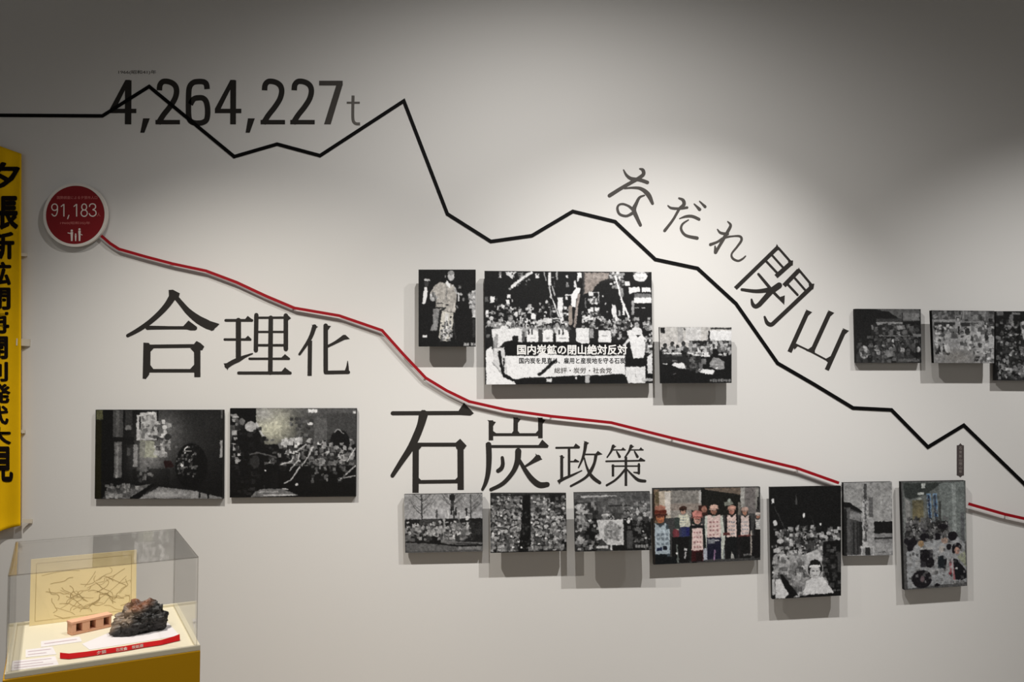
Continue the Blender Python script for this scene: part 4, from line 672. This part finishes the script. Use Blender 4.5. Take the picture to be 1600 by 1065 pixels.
p.poly([(520, 770), (560, 780), (650, 900), (650, 960), (600, 985), (530, 970)], (24, 24, 28)); p.rect(195, 680, 320, 840, (24, 22, 26), .8); p.rect(370, 745, 440, 860, (30, 36, 40), .8); p.ell(560, 700, 26, 34, (176, 140, 126)); p.ell(205, 620, 30, 30, (150, 126, 96)); p.ell(440, 600, 34, 30, (150, 130, 118)); p.ell(410, 680, 30, 34, (168, 164, 160)); p.ell(210, 950, 22, 30, (110, 96, 100)); p.poly([(480, 800), (520, 790), (540, 980), (490, 960)], (150, 96, 100)); p.rect(505, 770, 520, 940, (170, 166, 168)); p.rect(475, 900, 495, 925, (130, 40, 50)); p.poly([(560, 760), (640, 700), (650, 860)], (146, 150, 130)); p.ell(550, 870, 14, 9, (190, 190, 190)); p.rect(300, 930, 520, 1010, (146, 148, 150)); p.ell(355, 1015, 26, 14, (26, 24, 28)); p.rect(195, 655, 320, 672, (170, 170, 168)); p.speck(60, 560, 640, 1010, 70, 6, 14, 30, 190, 11, .6); p.caption(490, 985, 640, 1005, 110); p.grain(6)
P_corr = panel(p, 'colour photo panel of people sitting in a long corridor, under the upright tag', .044)

# ------------------------------------------------------------------ hanging yellow banner
DB = .035
bn = empty('cloth_banner', W(0, 540, 0), label='yellow cloth banner with black brush characters hanging at the left edge', cat='banner')
def BW(px, py):                              # point on the softly rippled cloth
    r = .004 * math.sin(px * .16 + py * .004) + .003 * math.sin(py * .021); return W(px, py, DB + r + (.010 * max(0, (py - 800) / 32) ** 2))
nx_, ny_ = 28, 110; vs = []; fs = []
for j in range(ny_ + 1):
    v_ = j / ny_
    for i in range(nx_ + 1):
        u = i / nx_; px = -72 + u * (105.3 - v_ * 1.3) ; top = 240 - (33 - px) * .36 if px > -20 else 221 - (px + 20) * -.1; bot = 821 + .012 * (33 - px) ** 2 * .36 + (33 - px) * .12
        vs.append(BW(px, top + (bot - top) * v_))
for j in range(ny_):
    for i in range(nx_): a = j * (nx_ + 1) + i; fs.append((a, a + nx_ + 1, a + nx_ + 2, a + 1))
o = mesh_obj('cloth', vs, fs, M['cloth'], bn, True); sm = o.modifiers.new('thickness', 'SOLIDIFY'); sm.thickness = .0012; shift(o, bn.location)
CH = [('夕', -20, 253, 32, 299), ('張', -16, 306, 29, 359), ('新', -20, 361, 23, 405), ('鉱', -24, 408, 18, 446), ('閉', -22, 449, 17, 484), ('再', -22, 487, 15, 521), ('開', -24, 525, 13, 561), ('別', -24, 565, 13, 596), ('発', -22, 599, 17, 630), ('代', -22, 633, 14, 663), ('大', -22, 666, 18, 694), ('見', -18, 697, 21, 753)]
for ch, x0, y0, x1, y1 in CH:
    vs_, fs_ = glyphs(ch, .036); xs = [q[0] for q in vs_]; ys = [q[1] for q in vs_]
    out = []
    for q in vs_:
        c_ = BW(x0 + (q[0] - min(xs)) / (max(xs) - min(xs)) * (x1 - x0), y1 - (q[1] - min(ys)) / (max(ys) - min(ys)) * (y1 - y0)); c_.y -= .0022 + q[2] * 3e-5; out.append(c_)
    o = mesh_obj('brush_character', out, fs_, M['clothink'], bn); shift(o, bn.location)
for (x, y, w_, h_) in ((37, 397, 10, 5), (38, 534, 17, 11), (35, 673, 8, 5), (44, 813, 12, 6)):
    a = W(x - w_ / 2 - 4, y, DB); c_ = W(x + w_ / 2, y + 1, .006); hh = h_ * .003 / 2; mb = MB()
    mb.prism([Vector((a.x, a.y - .001, a.z + hh)), Vector((a.x, a.y - .001, a.z - hh)), Vector((c_.x, c_.y, c_.z - hh)), Vector((c_.x, c_.y, c_.z + hh))],
             [Vector((a.x, a.y + .001, a.z + hh)), Vector((a.x, a.y + .001, a.z - hh)), Vector((c_.x, -.0006, c_.z - hh)), Vector((c_.x, -.0006, c_.z + hh))])
    o = mb.build('tie', M['tie'], bn); shift(o, bn.location)

# ------------------------------------------------------------------ display case at lower left
A0 = G(7, 1053, .82); ANG = math.atan2(.2354, .4271); CW, CDP = .488, .522
U_ = Vector((math.cos(ANG), math.sin(ANG), 0)); V_ = Vector((-math.sin(ANG), math.cos(ANG), 0))
def L(x, y, z): return (x, y, z)
def loc_of(p):                               # world -> case coordinates
    q = Vector(p) - Vector((A0.x, A0.y, 0)); return Vector((q.dot(U_), q.dot(V_), q.z))
base = (A0.x, A0.y, 0)
pl = empty('plinth', base, ANG, label='ochre yellow painted plinth at the lower left corner', cat='plinth')
mb = MB(); mb.box((-.004, -.002, 0), (CW, CDP, .806)); o = mb.build('body', M['yellow'], pl); bv = o.modifiers.new('bevel', 'BEVEL'); bv.width = .002; bv.segments = 2
tr = empty('display_case', base, ANG, label='clear acrylic display case with a cream tray on the yellow plinth', cat='display case')
ZT = .812; ZR = .821; RW = .013
mb = MB(); mb.box((RW, RW, .806), (CW - RW, CDP - RW, ZT)); mb.build('tray_floor', M['tray'], tr)
for a, c_ in (((0, 0, .806), (CW, RW, ZR)), ((0, CDP - RW, .806), (CW, CDP, ZR)), ((0, RW, .806), (RW, CDP - RW, ZR)), ((CW - RW, RW, .806), (CW, CDP - RW, ZR))):
    mb = MB(); mb.box(a, c_); o = mb.build('tray_rim', M['tray'], tr); bv = o.modifiers.new('bevel', 'BEVEL'); bv.width = .0015; bv.segments = 2
i0 = .004; i1 = .004; th = .004; ZC = 1.072; XR = CW - .011
for a, c_ in (((i0, i1, ZR), (XR, i1 + th, ZC)), ((i0, CDP - i1 - th, ZR), (XR, CDP - i1, ZC)), ((i0, i1 + th, ZR), (i0 + th, CDP - i1 - th, ZC)), ((XR - th, i1 + th, ZR), (XR, CDP - i1 - th, ZC)), ((i0, i1, ZC), (XR, CDP - i1, ZC + th))):
    mb = MB(); mb.box(a, c_); mb.build('acrylic_pane', M['acrylic'], tr)
e = .0022
for a, c_ in (((i0 - e, i1 - e, ZR), (i0, i1 + e, ZC + th)), ((XR, i1 - e, ZR), (XR + e, i1 + e, ZC + th)), ((i0 - e, CDP - i1, ZR), (i0 + e, CDP - i1 + e, ZC + th)), ((XR - e, CDP - i1, ZR), (XR + e, CDP - i1 + e, ZC + th)),
              ((i0, i1 - e, ZC + th - e), (XR, i1, ZC + th)), ((i0, CDP - i1, ZC + th - e), (XR, CDP - i1 + e, ZC + th)), ((i0 - e, i1, ZC + th - e), (i0, CDP - i1, ZC + th)), ((XR, i1, ZC + th - e), (XR + e, CDP - i1, ZC + th))):
    mb = MB(); mb.box(a, c_); mb.build('acrylic_edge', M['acrylic_edge'], tr)
def case_thing(name, label, cat, px=None, py=None): return empty(name, base, ANG, label=label, cat=cat)
def gl(px, py, z=ZT): return loc_of(G(px, py, z))
# old map board standing at the back
a = gl(46, 975); c_ = gl(211, 953); c_.y = a.y = min((a.y + c_.y) / 2, CDP - .03)
bd = case_thing('map_sheet', 'cream sheet with a faint brown line map standing at the back inside the case', 'map')
H_ = .205; lean = .02
def Bp(u, v, d=0): return Vector((a.x + (c_.x - a.x) * u, a.y + lean * v - d, ZT + .0005 + H_ * v))
mb = MB(); mb.prism([Bp(0, 0, .003), Bp(1, 0, .003), Bp(1, 1, .003), Bp(0, 1, .003)], [Bp(0, 0), Bp(1, 0), Bp(1, 1), Bp(0, 1)]); mb.build('sheet', M['paper'], bd)
RM = np.random.RandomState(3)
def mapline(pts, w_):
    Lx, Rx, _ = stroke_outline([(q[0], q[1], w_) for q in pts]); n = len(Lx)
    return [Bp(q[0], q[1], .0034) for q in Lx + Rx], [(i, i + 1, n + i + 1, n + i) for i in range(n - 1)]
mb = MB()
for k in range(46):
    u0, v0 = RM.uniform(.12, .85), RM.uniform(.12, .62); pts = [(u0, v0)]; th_ = RM.uniform(-.4, .9)
    for q in range(5): th_ += RM.normal(0, .6); u0 += .045 * math.cos(th_); v0 += .05 * math.sin(th_); pts.append((min(max(u0, .06), .94), min(max(v0, .05), .9)))
    mb.add(*mapline(pts, RM.uniform(.004, .009)))
for pts in ([(.05, .06), (.95, .06)], [(.05, .06), (.05, .93)], [(.95, .06), (.95, .93)], [(.05, .93), (.95, .93)], [(.1, .74), (.3, .78), (.45, .76)], [(.5, .5), (.56, .62), (.6, .72)], [(.55, .2), (.75, .4), (.9, .6)]): mb.add(*mapline(pts, .005))
mb.build('map_lines', M['mapink'], bd)
# small wooden block model with three openings
wt = case_thing('wooden_block_model', 'small pinkish wooden block model with three square openings beside the coal lump', 'model')
a = gl(112, 993); c_ = gl(174, 979); dv = Vector((c_.x - a.x, c_.y - a.y, 0)); Lw = dv.length; du = dv.normalized(); dn = Vector((-du.y, du.x, 0))
def Wp(x, y, z): return Vector((a.x, a.y, ZT + .0003)) + du * x + dn * y + Vector((0, 0, z))
def wbox(x0, x1, y0, y1, z0, z1, m, nm):
    mb = MB(); mb.add([Wp(x0, y0, z0), Wp(x1, y0, z0), Wp(x1, y1, z0), Wp(x0, y1, z0), Wp(x0, y0, z1), Wp(x1, y0, z1), Wp(x1, y1, z1), Wp(x0, y1, z1)], [(0, 3, 2, 1), (4, 5, 6, 7), (0, 1, 5, 4), (1, 2, 6, 5), (2, 3, 7, 6), (3, 0, 4, 7)])
    o = mb.build(nm, m, wt); bv = o.modifiers.new('bevel', 'BEVEL'); bv.width = .0008; bv.segments = 1; return o
Hb = .034; Db = .034
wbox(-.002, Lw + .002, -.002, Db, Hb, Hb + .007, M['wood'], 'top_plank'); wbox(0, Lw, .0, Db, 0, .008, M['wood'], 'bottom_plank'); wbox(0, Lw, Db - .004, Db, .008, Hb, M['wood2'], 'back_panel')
op = Lw * .15; gaps = [Lw * .11, Lw * .45, Lw * .80]; x = 0
for gx in gaps + [Lw]:
    if gx > x: wbox(x, gx, .0, Db - .004, .008, Hb, M['wood'], 'post')
    x = gx + op
# coal lump
lk = case_thing('coal_lump', 'rough black coal lump with a brownish grey upper face', 'rock')
ctr = gl(218, 987); bm = bmesh.new(); bmesh.ops.create_icosphere(bm, subdivisions=5, radius=1)
w0 = (gl(259, 990) - gl(172, 990)).length / 2
for v in bm.verts:
    q = v.co.copy(); n1 = mnoise.noise(q * 1.3 + Vector((3, 1, 7))); n2 = mnoise.noise(q * 3.1 + Vector((9, 2, 1))); n3 = mnoise.noise(q * 8)
    n4 = mnoise.cell(q * 3.3); r = 1 + .22 * n1 + .16 * n2 + .07 * n3 + .07 * (n4 - .5)
    if q.x < -.3: r *= 1 - .30 * max(0, q.z + .1) * (-q.x)
    q *= r
    if q.x < 0 and q.z < .2: q.x *= 1.06
    v.co = Vector((q.x * w0 * .93, q.y * w0 * .62, max(q.z, -.62) * w0 * .66))
mz = min(v.co.z for v in bm.verts)
cen = Vector((ctr.x, ctr.y + .01, ZT + .0006 - mz)); me = bpy.data.meshes.new('lump'); bm.to_mesh(me)
ca = me.color_attributes.new('Col', 'FLOAT_COLOR', 'POINT')
for i, v in enumerate(me.vertices):
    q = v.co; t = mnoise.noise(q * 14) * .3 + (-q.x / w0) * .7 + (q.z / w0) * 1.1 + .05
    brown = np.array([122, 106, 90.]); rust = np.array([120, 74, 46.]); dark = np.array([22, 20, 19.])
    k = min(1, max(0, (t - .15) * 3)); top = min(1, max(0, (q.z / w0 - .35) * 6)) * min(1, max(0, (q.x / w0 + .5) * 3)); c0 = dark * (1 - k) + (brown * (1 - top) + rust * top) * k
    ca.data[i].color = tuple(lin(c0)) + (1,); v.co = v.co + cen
bm.free(); me.materials.append(M['lump']); o = bpy.data.objects.new('rock_body', me); COL.objects.link(o); o.parent = lk
meta(lk)
# cards, sheet and red band lying on the tray
def card(name, label, quad, m=M['card'], z=0.0, lines=None):
    root = case_thing(name, label, 'card'); P4 = [gl(x, y, ZT) for x, y in quad]; z0 = ZT + .0002 + z; mb = MB()
    mb.prism([Vector((q.x, q.y, z0 + .0008)) for q in P4], [Vector((q.x, q.y, z0)) for q in P4]); mb.build('sheet', m, root)
    if lines:
        for k in range(lines):
            v0 = (k + .7) / (lines + .6); v1 = v0 + .22 / (lines + .6); mb = MB()
            bl = lambda u, v: (P4[0] * (1 - u) + P4[1] * u) * (1 - v) + (P4[3] * (1 - u) + P4[2] * u) * v
            qs = [bl(.08, v0), bl(.9 - .2 * (k % 2), v0), bl(.9 - .2 * (k % 2), v1), bl(.08, v1)]
            mb.add([Vector((q.x, q.y, z0 + .0011)) for q in qs], [(3, 2, 1, 0)]); mb.build('text_line', M['cardtext'], root)
    return root
card('caption_card', 'long white caption card at the front left of the tray', [(16, 1033), (86, 1025), (92, 1039), (16, 1048)], lines=3)
card('caption_card', 'small white caption card with reddish print behind the long card', [(40, 1015), (82, 1010), (88, 1022), (40, 1027)], lines=2)
card('caption_card', 'thin white card in front of the wooden block model', [(64, 1002), (124, 994), (128, 1002), (64, 1011)], lines=1)
card('paper_sheet', 'large white sheet lying under the coal lump', [(128, 1006), (176, 986), (262, 972), (281, 993), (140, 1015)], z=-.0001)
rb = case_thing('red_band', 'red felt band with white print curled up at both ends, front of the tray', 'ribbon')
PTS = [(94, 1029), (108, 1030), (135, 1026.5), (165, 1022), (195, 1017.5), (225, 1012), (252, 1008), (272, 1003), (281, 1001)]
hs = [.013, .012, .011, .011, .011, .011, .011, .013, .016]; vs = []; n = len(PTS)
for (x, y), h in zip(PTS, hs): q = gl(x, y); vs += [Vector((q.x, q.y, ZT + .0015)), Vector((q.x, q.y + .010, ZT + .0015 + h))]
o = mesh_obj('band', vs, [(2 * i, 2 * i + 2, 2 * i + 3, 2 * i + 1) for i in range(n - 1)], M['ribbon'], rb); sm = o.modifiers.new('thickness', 'SOLIDIFY'); sm.thickness = .0016; sm.offset = 1
def band_pt(x, t):
    for i in range(n - 1):
        if PTS[i][0] <= x <= PTS[i + 1][0]:
            k = (x - PTS[i][0]) / (PTS[i + 1][0] - PTS[i][0]); lo = vs[2 * i].lerp(vs[2 * i + 2], k); hi = vs[2 * i + 1].lerp(vs[2 * i + 3], k); q = lo.lerp(hi, t); return q + Vector((0, -.0024, .0005))
for x0, x1, tx in ((151, 166, '夕張'), (181, 199, '石炭会'), (206, 224, '炭鉱展')):
    o = lettering('lettering', tx, x0, 0, x1, 1, 0, M['print_white'], rb, .02, place=lambda px, py: band_pt(px, 1 - (.15 + .7 * py)))
